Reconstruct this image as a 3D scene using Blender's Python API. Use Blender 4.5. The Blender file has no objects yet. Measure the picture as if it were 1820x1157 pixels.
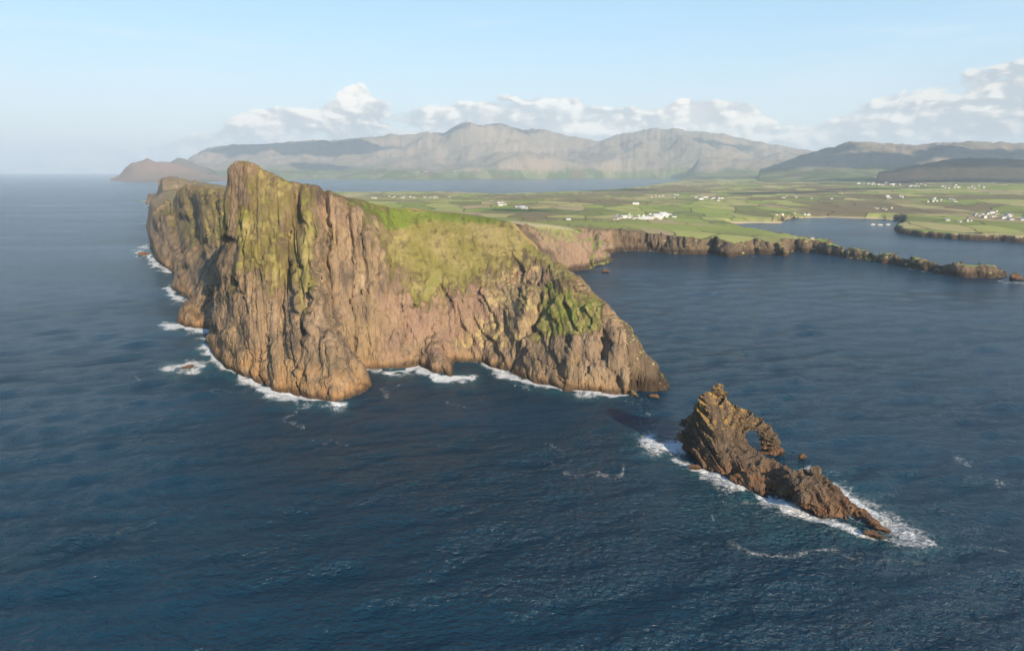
import bpy, bmesh, math, random
import numpy as np

random.seed(7); np.random.seed(7)
SC = bpy.context.scene
COL = SC.collection

# ------------------------------------------------------------------ camera
H = 130.0                      # camera height above the sea, metres
F = 1230.0                     # focal length in photo pixels (1820 wide)
EYE = 304.0                    # photo row of true eye level
PITCH = math.atan((578.5 - EYE) / F)
cam_data = bpy.data.cameras.new('camera')
cam = bpy.data.objects.new('camera', cam_data); COL.objects.link(cam)
cam_data.sensor_width = 36.0; cam_data.sensor_fit = 'HORIZONTAL'
cam_data.lens = 36.0 * F / 1820.0
cam_data.clip_start = 1.0; cam_data.clip_end = 200000.0
cam.location = (0, 0, H); cam.rotation_euler = (math.pi / 2 - PITCH, 0, 0)
SC.camera = cam

# ------------------------------------------------------------------ light
SUN_EL = math.radians(24.0)
SUN_AZ = math.radians(31.0)    # to the right of straight behind the camera
sun_dir = np.array([math.sin(SUN_AZ) * math.cos(SUN_EL), -math.cos(SUN_AZ) * math.cos(SUN_EL), math.sin(SUN_EL)])
sd = bpy.data.lights.new('sun', 'SUN'); sd.energy = 5.0; sd.angle = math.radians(0.5); sd.color = (1.0, 0.83, 0.61)
sun = bpy.data.objects.new('sun', sd); COL.objects.link(sun)
from mathutils import Vector
sun.rotation_euler = Vector(sun_dir).to_track_quat('Z', 'Y').to_euler()
SC.view_settings.view_transform = 'Standard'; SC.view_settings.look = 'None'
SC.view_settings.gamma = 1.0; SC.view_settings.exposure = 0.72
SC.view_settings.use_curve_mapping = False
SC.render.engine = 'CYCLES'
SC.cycles.use_denoising = True
SC.cycles.use_adaptive_sampling = True; SC.cycles.adaptive_threshold = 0.02
SC.cycles.volume_bounces = 1; SC.cycles.max_bounces = 5
SC.cycles.diffuse_bounces = 2; SC.cycles.glossy_bounces = 2

# ------------------------------------------------------------------ node helpers
class N:
    """small node-tree writer"""
    def __init__(s, tree): s.t = tree; s.n = tree.nodes; s.l = tree.links
    def node(s, kind, ins=None, **props):
        nd = s.n.new(kind)
        for k, v in props.items(): setattr(nd, k, v)
        for k, v in (ins or {}).items():
            sock = nd.inputs[k]
            if isinstance(v, bpy.types.NodeSocket): s.l.new(v, sock)
            else: sock.default_value = v
        return nd
    def m(s, op, a, b=0.0, c=0.0, clamp=False):
        nd = s.n.new('ShaderNodeMath'); nd.operation = op; nd.use_clamp = clamp
        for i, v in enumerate((a, b, c)):
            if isinstance(v, bpy.types.NodeSocket): s.l.new(v, nd.inputs[i])
            else: nd.inputs[i].default_value = v
        return nd.outputs[0]
    def vm(s, op, a, b=(0, 0, 0), out=0):
        nd = s.n.new('ShaderNodeVectorMath'); nd.operation = op
        for i, v in enumerate((a, b)):
            if isinstance(v, bpy.types.NodeSocket): s.l.new(v, nd.inputs[i])
            else: nd.inputs[i].default_value = v
        return nd.outputs[out]
    def mix(s, f, a, b, mode='MIX'):
        nd = s.n.new('ShaderNodeMix'); nd.data_type = 'RGBA'; nd.blend_type = mode
        for k, v in ((0, f), (6, a), (7, b)):
            if isinstance(v, bpy.types.NodeSocket): s.l.new(v, nd.inputs[k])
            elif k == 0: nd.inputs[k].default_value = v
            else: nd.inputs[k].default_value = (v[0], v[1], v[2], 1)
        return nd.outputs[2]
    def step(s, x, lo, hi, a=0.0, b=1.0):
        nd = s.n.new('ShaderNodeMapRange'); nd.interpolation_type = 'SMOOTHSTEP'
        for i, v in enumerate((x, lo, hi, a, b)):
            if isinstance(v, bpy.types.NodeSocket): s.l.new(v, nd.inputs[i])
            else: nd.inputs[i].default_value = v
        return nd.outputs[0]
    def noise(s, vec, scale, detail=4, rough=0.55, dist=0.0, out=0, lac=2.0):
        nd = s.node('ShaderNodeTexNoise', {'Scale': scale, 'Detail': detail, 'Roughness': rough, 'Distortion': dist, 'Lacunarity': lac})
        s.l.new(vec, nd.inputs['Vector']); return nd.outputs[out]
    def attr(s, name, out='Fac'):
        return s.node('ShaderNodeAttribute', attribute_name=name).outputs[out]
    def ramp(s, f, stops, interp='LINEAR'):
        nd = s.n.new('ShaderNodeValToRGB'); r = nd.color_ramp; r.interpolation = interp
        while len(r.elements) > 1: r.elements.remove(r.elements[-1])
        r.elements[0].position = stops[0][0]; c = stops[0][1]
        r.elements[0].color = (c, c, c, 1) if not hasattr(c, '__len__') else (*c, 1)
        for p, c in stops[1:]:
            e = r.elements.new(p); e.color = (c, c, c, 1) if not hasattr(c, '__len__') else (*c, 1)
        s.l.new(f, nd.inputs[0]); return nd.outputs[0]

def material(name):
    m = bpy.data.materials.new(name); m.use_nodes = True; m.node_tree.nodes.clear()
    return m, N(m.node_tree)

# ------------------------------------------------------------------ world: Nishita sky with cloud banks
world = bpy.data.worlds.new('World'); SC.world = world; world.use_nodes = True
world.cycles.sampling_method = 'MANUAL'; world.cycles.sample_map_resolution = 256
world.node_tree.nodes.clear(); w = N(world.node_tree)
sky = w.node('ShaderNodeTexSky', sky_type='NISHITA', sun_disc=False)
sky.sun_elevation = SUN_EL; sky.sun_rotation = math.pi - SUN_AZ
sky.air_density = 1.0; sky.dust_density = 0.6; sky.ozone_density = 1.0
tc = w.node('ShaderNodeTexCoord').outputs['Generated']
sx = w.node('ShaderNodeSeparateXYZ', {0: tc})
dx, dy, dz = sx.outputs
az = w.m('ARCTAN2', dx, dy)                          # 0 straight ahead, + right, radians
el = w.m('ARCSINE', dz)
def AZ(px): return math.atan((px - 910) / F)
def EL(px, py):
    u = (578.5 - py) / F; a = (px - 910) / F
    X, Y, Z = a, math.cos(PITCH) + math.sin(PITCH) * u, -math.sin(PITCH) + math.cos(PITCH) * u
    return math.atan2(Z, math.hypot(X, Y))
A0, A1 = -0.85, 0.85
azn = w.m('DIVIDE', w.m('SUBTRACT', az, A0), A1 - A0, clamp=True)
def az_curve(pts, default_l, default_r, scale):
    """height above the horizon as a function of azimuth, in radians"""
    st = [(0.0, default_l / scale)]
    for px, py in pts: st.append(((AZ(px) - A0) / (A1 - A0), max(0, EL(px, py) + 0.02) / scale))
    st.append((1.0, default_r / scale))
    return w.m('SUBTRACT', w.m('MULTIPLY', w.ramp(azn, st, 'LINEAR'), scale), 0.02)
S = 0.35
cu_top = az_curve([(-100, 300), (150, 262), (290, 250), (380, 225), (470, 192), (560, 190), (615, 165), (650, 150), (700, 185), (830, 170),
                   (980, 162), (1070, 192), (1150, 180), (1210, 172), (1330, 178), (1370, 225), (1440, 205), (1530, 170), (1650, 128),
                   (1760, 95), (1900, 70)], 0.05, 0.12, S)
# cloud noise lives on the direction vector, stretched sideways
cv = w.node('ShaderNodeCombineXYZ', {0: w.m('MULTIPLY', az, 1.0), 1: w.m('MULTIPLY', el, 1.9), 2: 0.37}).outputs[0]
warp = w.vm('SCALE', w.vm('SUBTRACT', w.noise(cv, 9.0, 3, 0.5, out=1), (0.5, 0.5, 0.5)), (0, 0, 0))
wn = warp.node; wn.inputs['Scale'].default_value = 0.05
cvw = w.vm('ADD', cv, warp)
def puff(vec):
    n1 = w.noise(vec, 17.0, 6, 0.60)
    v = w.node('ShaderNodeTexVoronoi', {'Scale': 30.0, 'Detail': 1.5, 'Roughness': 0.55}, feature='SMOOTH_F1')
    w.l.new(vec, v.inputs['Vector'])
    return w.m('ADD', n1, w.m('MULTIPLY', w.m('SUBTRACT', 0.45, v.outputs['Distance']), 0.42))
p0 = puff(cvw)
p1 = puff(w.vm('ADD', cvw, (0.008, 0.010, 0.0)))     # a step toward the light (up and right)
def over(curve, soft, k):
    """cover of a bank whose top follows the curve; its upper edge is eaten by the puffs"""
    d = w.m('DIVIDE', w.m('SUBTRACT', curve, el), soft)
    return d, w.m('ADD', w.m('MULTIPLY', w.m('SUBTRACT', p0, 0.55), k), w.m('MINIMUM', d, 0.95))
d1, m1 = over(cu_top, 0.016, 2.4)
heaps = None
for hx, hy, rx, ry, ha in [(655, 168, 36, 26, 1.0), (480, 212, 40, 22, 0.8), (590, 205, 60, 20, 0.5), (990, 182, 46, 22, 0.45), (1212, 205, 40, 34, 1.1), (1320, 212, 46, 30, 0.7), (1045, 226, 70, 20, 0.8), (1740, 196, 34, 20, 0.6), (1540, 212, 60, 16, 0.6)]:
    ex = w.m('DIVIDE', w.m('SUBTRACT', az, AZ(hx)), rx / F); ey = w.m('DIVIDE', w.m('SUBTRACT', el, EL(hx, hy)), ry / F)
    g_ = w.m('MULTIPLY', w.m('EXPONENT', w.m('MULTIPLY', w.m('ADD', w.m('MULTIPLY', ex, ex), w.m('MULTIPLY', ey, ey)), -1.0)), ha)
    heaps = g_ if heaps is None else w.m('MAXIMUM', heaps, g_)
m1 = w.m('ADD', m1, w.m('MULTIPLY', heaps, 0.9))
cloud = w.step(m1, 0.0, 0.38)
thin = w.step(w.noise(w.vm('MULTIPLY', cvw, (1.0, 3.0, 1.0)), 6.0, 4, 0.6), 0.30, 0.60, 0.72, 1.0)
cloud = w.m('MULTIPLY', cloud, w.m('MAXIMUM', thin, w.step(d1, 1.6, 0.4)))
big = w.noise(w.vm('MULTIPLY', cv, (1.0, 1.6, 1.0)), 6.5, 3, 0.5)
lit = w.m('ADD', w.m('MULTIPLY', w.m('SUBTRACT', p0, p1), 5.0), w.m('MULTIPLY', w.m('SUBTRACT', big, 0.5), 2.2))
lit = w.m('ADD', lit, w.m('ADD', 0.42, w.m('MULTIPLY', w.m('SUBTRACT', 1.0, w.m('MINIMUM', w.m('MAXIMUM', d1, 0.0), 2.6)), 0.10)), clamp=True)
lit = w.m('ADD', lit, w.m('SUBTRACT', w.m('MULTIPLY', heaps, 0.42), w.m('ADD', 0.06, w.m('MULTIPLY', w.step(az, 0.38, 0.60), 0.22))), clamp=True)
cloud_col = w.ramp(lit, [(0.0, (2.7, 2.9, 3.15)), (0.38, (3.6, 3.62, 3.64)), (0.70, (4.7, 4.5, 4.25)), (1.0, (5.6, 5.3, 4.95))])
# thin streaks of high cloud
sv = w.node('ShaderNodeCombineXYZ', {0: w.m('MULTIPLY', az, 1.0), 1: w.m('MULTIPLY', el, 9.0), 2: 3.1}).outputs[0]
st = w.noise(sv, 3.2, 5, 0.6)
streak = w.m('MULTIPLY', w.step(st, 0.52, 0.78), w.m('MULTIPLY', w.step(el, 0.02, 0.07), w.step(el, 0.30, 0.14)))
milky = w.step(el, 0.21, 0.0, 0.0, 0.72)
base = w.mix(milky, w.mix(0.75, sky.outputs[0], w.mix(w.step(el, 0.18, 0.42), (2.05, 3.45, 4.6), (0.45, 1.30, 2.85))), (4.25, 4.4, 4.4))
base = w.mix(w.m('MULTIPLY', streak, 0.30), base, (4.4, 4.6, 4.9))
skyc = w.mix(w.m('MULTIPLY', cloud, 0.92), base, cloud_col)
bg = w.node('ShaderNodeBackground', {'Color': skyc, 'Strength': 0.13})
w.node('ShaderNodeOutputWorld', {'Surface': bg.outputs[0]})

# ------------------------------------------------------------------ projection (plain geometry of the place)
cP, sP = math.cos(PITCH), math.sin(PITCH)
def ray(px, py):
    u = (578.5 - py) / F; a = (px - 910.0) / F
    return a, cP + sP * u, -sP + cP * u
def PZ(px, py, z=0.0):
    """point at height z on the line of sight"""
    X, Y, Z = ray(px, py); t = (z - H) / Z
    return (X * t, Y * t, z)
def PY(px, py, Yd):
    """point at ground distance Yd on the line of sight"""
    X, Y, Z = ray(px, py); t = Yd / Y
    return (X * t, Yd, H + Z * t)
def project(X, Y, Z):
    zz = Z - H
    d = np.maximum(Y * cP - zz * sP, 1.0)
    u = Y * sP + zz * cP
    return 910 + F * X / d, 578.5 - F * u / d

# ------------------------------------------------------------------ numpy noise
_rs = np.random.RandomState(11)
_perm = _rs.permutation(4096).astype(np.int64)
_g2 = _rs.randn(4096, 2).astype(np.float32); _g2 /= np.linalg.norm(_g2, axis=1, keepdims=True)
_g3 = _rs.randn(4096, 3).astype(np.float32); _g3 /= np.linalg.norm(_g3, axis=1, keepdims=True)
def _fade(t): return t * t * t * (t * (t * 6 - 15) + 10)
def pn2(x, y):
    xi = np.floor(x).astype(np.int64); yi = np.floor(y).astype(np.int64)
    xf = (x - xi).astype(np.float32); yf = (y - yi).astype(np.float32)
    u, v = _fade(xf), _fade(yf)
    def g(ix, iy, fx, fy):
        h = _perm[(_perm[ix & 4095] + iy) & 4095]; gg = _g2[h]
        return gg[..., 0] * fx + gg[..., 1] * fy
    a = g(xi, yi, xf, yf); b = g(xi + 1, yi, xf - 1, yf); c = g(xi, yi + 1, xf, yf - 1); d = g(xi + 1, yi + 1, xf - 1, yf - 1)
    return ((a + (b - a) * u) * (1 - v) + (c + (d - c) * u) * v) * 1.5
def pn3(x, y, z):
    xi = np.floor(x).astype(np.int64); yi = np.floor(y).astype(np.int64); zi = np.floor(z).astype(np.int64)
    xf = (x - xi).astype(np.float32); yf = (y - yi).astype(np.float32); zf = (z - zi).astype(np.float32)
    u, v, ww = _fade(xf), _fade(yf), _fade(zf)
    def g(a, b, c):
        h = _perm[(_perm[(_perm[(xi + a) & 4095] + yi + b) & 4095] + zi + c) & 4095]; gg = _g3[h]
        return gg[..., 0] * (xf - a) + gg[..., 1] * (yf - b) + gg[..., 2] * (zf - c)
    def l(p, q, t): return p + (q - p) * t
    return l(l(l(g(0, 0, 0), g(1, 0, 0), u), l(g(0, 1, 0), g(1, 1, 0), u), v),
             l(l(g(0, 0, 1), g(1, 0, 1), u), l(g(0, 1, 1), g(1, 1, 1), u), v), ww) * 1.5
def fbm2(x, y, o=4, gain=0.5):
    s = 0; a = 1.0
    for i in range(o): s = s + a * pn2(x * 2 ** i + 17.3 * i, y * 2 ** i - 9.1 * i); a *= gain
    return s
def fbm3(x, y, z, o=4, gain=0.5):
    s = 0; a = 1.0
    for i in range(o): s = s + a * pn3(x * 2 ** i + 17.3 * i, y * 2 ** i - 9.1 * i, z * 2 ** i + 3.7 * i); a *= gain
    return s
def ridg2(x, y, o=3, gain=0.5):
    s = 0; a = 1.0
    for i in range(o): s = s + a * (1 - 2 * np.abs(pn2(x * 2 ** i + 31.3 * i, y * 2 ** i + 7.7 * i))); a *= gain
    return s - 0.9
def facets(x, y, z, seed=0):
    """broken blocks: every cell of a jittered lattice has its own tilted face"""
    xi = np.floor(x).astype(np.int64); yi = np.floor(y).astype(np.int64); zi = np.floor(z).astype(np.int64)
    best = np.full(x.shape, 1e9, np.float32); val = np.zeros(x.shape, np.float32)
    for a in (-1, 0, 1):
        for b in (-1, 0, 1):
            for c in (-1, 0, 1):
                h = _perm[(_perm[(_perm[(xi + a + seed) & 4095] + yi + b) & 4095] + zi + c) & 4095]
                j = _g3[h] * 0.38; t = _g3[(h + 977) & 4095]
                fx = (x - xi - a - 0.5).astype(np.float32) - j[:, 0]; fy = (y - yi - b - 0.5).astype(np.float32) - j[:, 1]; fz = (z - zi - c - 0.5).astype(np.float32) - j[:, 2]
                d = fx * fx + fy * fy + fz * fz
                v = fx * t[:, 0] + fy * t[:, 1] + fz * t[:, 2] + 0.35 * t[:, 2]
                m = d < best
                best = np.where(m, d, best); val = np.where(m, v, val)
    return val
def sstep(x, a, b):
    t = np.clip((x - a) / (b - a), 0, 1); return t * t * (3 - 2 * t)

# ------------------------------------------------------------------ polygons and lines
def poly_sdf(X, Y, P):
    """signed distance, positive inside"""
    d2 = np.full(X.shape, 1e18); ins = np.zeros(X.shape, bool)
    n = len(P)
    for i in range(n):
        x0, y0 = P[i][:2]; x1, y1 = P[(i + 1) % n][:2]
        ex, ey = x1 - x0, y1 - y0; L = ex * ex + ey * ey + 1e-9
        t = np.clip(((X - x0) * ex + (Y - y0) * ey) / L, 0, 1)
        np.minimum(d2, (X - x0 - t * ex) ** 2 + (Y - y0 - t * ey) ** 2, out=d2)
        if y0 != y1:
            c = ((y0 > Y) != (y1 > Y)) & (X < (x1 - x0) * (Y - y0) / (y1 - y0) + x0)
            ins ^= c
    return np.where(ins, 1, -1) * np.sqrt(d2)
def line_dist(X, Y, P):
    """distance to an open polyline and the fraction along it"""
    d2 = np.full(X.shape, 1e18); T = np.zeros(X.shape); n = len(P) - 1; side = np.zeros(X.shape)
    for i in range(n):
        x0, y0 = P[i][:2]; x1, y1 = P[i + 1][:2]
        ex, ey = x1 - x0, y1 - y0; L = ex * ex + ey * ey + 1e-9
        t = np.clip(((X - x0) * ex + (Y - y0) * ey) / L, 0, 1)
        q = (X - x0 - t * ex) ** 2 + (Y - y0 - t * ey) ** 2
        b = q < d2
        d2 = np.where(b, q, d2); T = np.where(b, (i + t) / n, T)
        side = np.where(b, (ex * (Y - y0) - ey * (X - x0)) / math.sqrt(L), side)
    return np.sqrt(d2), T, side

# ------------------------------------------------------------------ the coast (sea level outline of the land)
front = [(262, 443), (272, 462), (300, 478), (312, 492), (304, 512), (335, 530), (347, 545), (318, 560), (312, 574), (345, 582),
         (376, 586), (372, 612), (400, 650), (440, 668), (488, 694), (540, 704), (592, 716), (628, 706), (656, 685), (645, 658),
         (690, 654), (722, 652), (745, 646), (768, 660), (800, 669), (808, 642), (850, 642), (888, 656), (930, 672), (965, 682), (1010, 694),
         (1060, 696), (1112, 700), (1138, 706), (1148, 694), (1184, 691)]
coast = [PZ(*p)[:2] for p in front]
coast += [(98, 415), (97, 450), (90, 520), (80, 600), (66, 700), (60, 800), (66, 880)]
coast += [PZ(*p)[:2] for p in [(1030, 481), (1060, 478), (1092, 463), (1068, 456), (1100, 447), (1150, 446), (1215, 452), (1262, 450), (1290, 458),
                               (1312, 454), (1345, 450), (1392, 455), (1402, 446), (1470, 452), (1540, 462), (1620, 475), (1700, 492), (1772, 497), (1786, 486)]]
# inner side of the spit (land top about 14 m there, so its waterline lies just behind)
coast += [PZ(px, py, 15)[:2] for px, py in [(1765, 470), (1700, 465), (1600, 450), (1500, 434), (1400, 418), (1350, 404), (1318, 399)]]
coast += [PZ(*p)[:2] for p in [(1290, 398), (1340, 396), (1385, 397), (1392, 389), (1480, 387), (1560, 389), (1600, 393), (1606, 403), (1588, 408), (1604, 416),
                               (1680, 424), (1820, 432), (2100, 450)]]
coast += [(6000, 1500), (14000, 3000), (30000, 6000), (38000, 14000), (30000, 22000), (0, 26000), (-9000, 20000)]
coast += [PZ(*p)[:2] for p in [(350, 315), (186, 320), (215, 323), (300, 325), (352, 324), (420, 322), (560, 319), (700, 320), (900, 319), (1100, 317.5), (1214, 318), (1212, 322),
                               (1170, 328), (1100, 339), (1000, 343.5), (900, 347), (820, 343), (700, 342), (600, 343), (480, 346), (380, 351)]]
coast += [(-1560, 3300), (-1640, 3050), PZ(268, 356)[:2], PZ(276, 374)[:2], PZ(290, 388)[:2], (-900, 1700), (-700, 1330)]

# ------------------------------------------------------------------ control points of the land surface
ctrl = []
def dens_line(pts, step):
    out = []
    for a, b in zip(pts[:-1], pts[1:]):
        n = max(1, int(math.dist(a, b) / step))
        out += [tuple(a[k] + (b[k] - a[k]) * i / n for k in range(3)) for i in range(n)]
    return out + [pts[-1]]
# waterline of the near headland
ctrl += dens_line([PZ(*p, 1.0) for p in front], 14)
ctrl += dens_line([(x, y, 0) for x, y in [(98, 415), (97, 450), (90, 520), (80, 600), (66, 700), (60, 800), (66, 880)]], 40)
# crest of the near hill, peak, knob and the long shoulder to the tip
CREST = dens_line([PY(*p) for p in [(405, 303, 506), (417, 291, 503), (432, 291, 500), (449, 291, 500), (462, 301, 501), (490, 312, 506), (520, 322, 509), (541, 331, 508),
                                    (551, 331, 506), (561, 326, 503), (580, 337, 507), (600, 349, 514), (640, 358, 530), (700, 368, 555), (780, 377, 572), (850, 384, 575), (905, 393, 562),
                                    (930, 418, 545), (955, 446, 528), (1000, 478, 495), (1040, 516, 457), (1070, 545, 437), (1110, 590, 418), (1150, 642, 404), (1170, 672, 398)]], 9)
ctrl += CREST
for cxx, cyy, czz in CREST[::2]:
    if -152 < cxx < -118: continue
    if cxx < -120: ctrl += [(cxx + 4, cyy + 13, czz - 9), (cxx + 8, cyy + 34, czz - 24)]
    elif cxx < -5: ctrl += [(cxx + 2, cyy + 14, czz - 3), (cxx + 8, cyy + 40, czz - 12)]
    else: ctrl += [(cxx + 9, cyy + 7, czz - 9)]
ctrl += [PY(*p) for p in [(420, 352, 870), (430, 352, 1000), (400, 347, 1080), (372, 347, 1170), (345, 350, 1230), (320, 356, 1260), (480, 352, 860), (540, 356, 880), (450, 350, 700), (520, 352, 650), (420, 352, 780), (600, 366, 760)]]
ctrl += [PY(*p) for p in [(335, 338, 2320), (365, 345, 2300), (400, 348, 2250)]]
# left end of the near hill
ctrl += [PY(*p) for p in [(405, 345, 497), (412, 400, 490), (404, 450, 484), (396, 510, 480), (386, 560, 494)]]
ctrl += [PY(*p) for p in [(360, 560, 600), (385, 520, 612), (392, 470, 630), (398, 420, 655), (400, 370, 690)]]
ctrl += [(-205, 560, 92), (-170, 570, 98), (-240, 620, 62), (-130, 540, 100)]
# rocky spur running down from the knob
ctrl += dens_line([PY(*p) for p in [(561, 326, 503), (598, 350, 496), (640, 385, 482), (672, 430, 468), (664, 520, 441), (652, 600, 416)]], 10)
# buttress front, lower faces
for p in [(560, 420, 468), (500, 400, 477), (470, 480, 456), (540, 500, 442), (600, 500, 440), (425, 480, 464), (440, 570, 440), (520, 600, 412), (590, 600, 405),
          (402, 580, 470), (450, 380, 484), (610, 420, 466),
          (750, 530, 487), (700, 520, 488), (700, 600, 468), (760, 610, 462), (830, 600, 474), (860, 500, 503), (800, 440, 530), (700, 430, 528), (880, 440, 528), (740, 400, 548),
          (920, 560, 470), (940, 500, 500), (985, 520, 466), (1030, 560, 436), (1000, 600, 428), (960, 620, 436), (1060, 620, 414), (1110, 640, 407),
          (900, 600, 460)]:
    ctrl.append(PY(*p))
# second hill along the receding coast
ctrl += dens_line([PY(*p) for p in [(399, 337, 720), (380, 334, 820), (352, 331, 960), (330, 331, 1080), (312, 338, 1150), (292, 356, 1180)]], 30)
ctrl += [(x_ + 20, y_ + 8, z_ - 15) for x_, y_, z_ in dens_line([PY(*p) for p in [(399, 337, 720), (380, 334, 820), (352, 331, 960), (330, 331, 1080), (312, 338, 1150)]], 30)]
ctrl += [PY(*p) for p in [(300, 400, 1090), (330, 400, 960), (350, 420, 820), (330, 460, 880), (296, 440, 1040), (276, 420, 1150), (360, 380, 840)]]
ctrl += dens_line([(PY(399, 345, 720)), (-120, 760, 60), (0, 800, 52)], 60)
# third hill
ctrl += dens_line([PY(*p) for p in [(276, 330, 2450), (288, 315, 2400), (302, 312, 2330), (345, 320, 2200), (378, 328, 2100), (420, 337, 2000)]], 60)
ctrl += [PY(288, 345, 2350), PY(320, 345, 2150), (-800, 1500, 55), (-700, 1350, 40), (-1200, 2700, 55), (-900, 2600, 30), (-500, 1800, 25), (-350, 1300, 35), (-1500, 3100, 20)]
# back slopes of the near hill, bay cliffs, the plain
ctrl += [(-150, 640, 78), (-60, 680, 62), (20, 700, 45), (-250, 760, 70), (-350, 1000, 60), (-100, 900, 45), (30, 640, 50)]
ctrl += dens_line([PY(*p) for p in [(935, 396, 900), (1000, 405, 980), (1050, 411, 1080), (1100, 409, 1190), (1200, 418, 1160), (1300, 424, 1150), (1400, 427, 1160)]], 50)
ctrl += [PZ(*p) for p in [(1400, 436, 16), (1440, 442, 14), (1500, 450, 11), (1560, 457, 10), (1600, 463, 10), (1650, 470, 9), (1700, 479, 9), (1750, 484, 11), (1500, 438, 14), (1600, 455, 14), (1700, 470, 13), (1750, 476, 13)]]
for x, y, z in [(1000, 390, 32), (1100, 395, 26), (1200, 400, 20), (1300, 405, 16), (700, 352, 25), (850, 360, 30), (1000, 365, 26), (1150, 360, 20), (1300, 370, 16), (1250, 385, 10),
                (1400, 375, 10), (1550, 375, 12), (1700, 380, 18), (1800, 400, 16), (1700, 412, 10), (620, 350, 8), (800, 348, 10), (1000, 349, 14), (1150, 342, 16), (1250, 335, 20),
                (1400, 345, 26), (1600, 350, 32), (1800, 355, 38), (2000, 380, 25), (1400, 325, 35), (1600, 328, 48), (1800, 330, 60), (1300, 320, 20)]:
    ctrl.append(PZ(x, y, z))
ctrl += [(9000, 4000, 60), (20000, 8000, 120), (12000, 12000, 120), (0, 13000, 90), (-4000, 12000, 60), (-5000, 10000, 30), (6000, 8000, 70), (3000, 8500, 35), (-2000, 11500, 30), (0, 20000, 200), (25000, 20000, 200)]
C = np.array(ctrl, float)
def _kern(A, B):
    d = np.sqrt((A[:, 0:1] - B[None, :, 0]) ** 2 + (A[:, 1:2] - B[None, :, 1]) ** 2)
    return d
K = _kern(C, C) + np.eye(len(C)) * -0.35
M = np.block([[K, np.ones((len(C), 1))], [np.ones((1, len(C))), np.zeros((1, 1))]])
W = np.linalg.solve(M, np.append(C[:, 2], 0))
C32 = C.astype(np.float32); W32 = W.astype(np.float32)
def rbf(X, Y):
    x = X.ravel().astype(np.float32); y = Y.ravel().astype(np.float32); out = np.empty(x.shape, np.float32)
    for i in range(0, len(x), 20000):
        a = x[i:i + 20000, None] - C32[None, :, 0]; a *= a
        b = y[i:i + 20000, None] - C32[None, :, 1]; b *= b
        a += b; np.sqrt(a, out=a); out[i:i + 20000] = a @ W32[:-1] + W32[-1]
    return out.reshape(X.shape).astype(float)

# mountain ranges: skyline (photo columns and rows), distance, depth of the range
ranges = {
 'far_head': (9800, 500, [(183, 322), (196, 308), (215, 302), (235, 294), (252, 290), (261, 285), (275, 291), (300, 292), (330, 299), (350, 306), (372, 313), (420, 320)]),
 'dark_knoll': (11300, 700, [(290, 305), (302, 295), (318, 286), (330, 288), (350, 298), (372, 305), (400, 318)]),
 'main_range': (15500, 2300, [(290, 318), (320, 290), (345, 276), (370, 267), (410, 267), (480, 264), (560, 259), (640, 255), (700, 250), (750, 247), (785, 246), (800, 237), (830, 228.5), (848, 233), (885, 230),
                (918, 239), (950, 242), (975, 243), (1010, 253), (1040, 259), (1065, 262), (1090, 254), (1120, 245), (1150, 240), (1200, 241), (1280, 250),
                (1340, 262), (1400, 274), (1440, 280), (1500, 286), (1560, 292), (1700, 300), (2000, 300)]),
 'low_hills': (11600, 800, [(840, 312), (865, 303), (890, 290), (925, 277), (960, 275), (1000, 275), (1040, 280), (1085, 283), (1120, 284), (1150, 281), (1190, 279), (1240, 285), (1300, 289), (1380, 293), (1450, 298), (1520, 306)]),
 'right_hill': (8900, 900, [(1350, 306), (1400, 291), (1440, 277), (1480, 268), (1512, 259), (1530, 259), (1560, 262), (1610, 266), (1660, 264), (1720, 262), (1780, 264), (1850, 268), (2000, 272), (2200, 290)]),
 'heather_hill': (5900, 420, [(1560, 316), (1600, 309), (1650, 299), (1690, 294), (1740, 292), (1780, 293), (1830, 298), (1900, 305), (2050, 312)]),
}
def mountains(X, Y):
    px = 910 + F * (X / np.maximum(Y, 1)) * 1.0
    z = np.zeros(X.shape); which = np.zeros(X.shape, int)
    Xn = X / 1000.0; Yn = Y / 1000.0
    m = Y > 4500
    nb = fbm2(Xn[m] * 0.8, Yn[m] * 0.8, 5, 0.5); nr = ridg2(Xn[m] * 0.55 + 4, Yn[m] * 0.55, 5, 0.5)
    for k, (name, (Y0, wd, prof)) in enumerate(ranges.items()):
        xs = []; hs = []
        for p, q in prof:
            X3 = PY(p, q, Y0); xs.append(X3[0] / Y0); hs.append(X3[2])
        u = (X / np.maximum(Y, 1))[m]
        h = np.interp(u, xs, hs, left=0, right=0)
        t = (Y[m] - Y0) / wd
        h = h * (1 + 0.045 * fbm2(u * 38 + k * 5, u * 0 + k, 4, 0.6))
        hh = np.maximum(h, 0)
        shape = np.exp(-np.abs(t) ** 1.5 * 0.9)
        edge = np.clip(np.abs(t) * 1.4, 0, 1)
        v = hh * shape * (1 + edge * (0.42 * nb + 0.36 * nr)) + hh * 0.016 * nb
        sight = H + (h - H) * Y[m] / Y0 - 12 * np.abs(t)
        v = np.where(h > 0, np.minimum(v, np.maximum(sight, 0.15 * hh)), v)
        zz = z[m]; ww_ = which[m]
        b = v > zz
        zz = np.where(b, v, zz); ww_ = np.where(b, k + 1, ww_)
        z[m] = zz; which[m] = ww_
    return z, which

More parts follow.
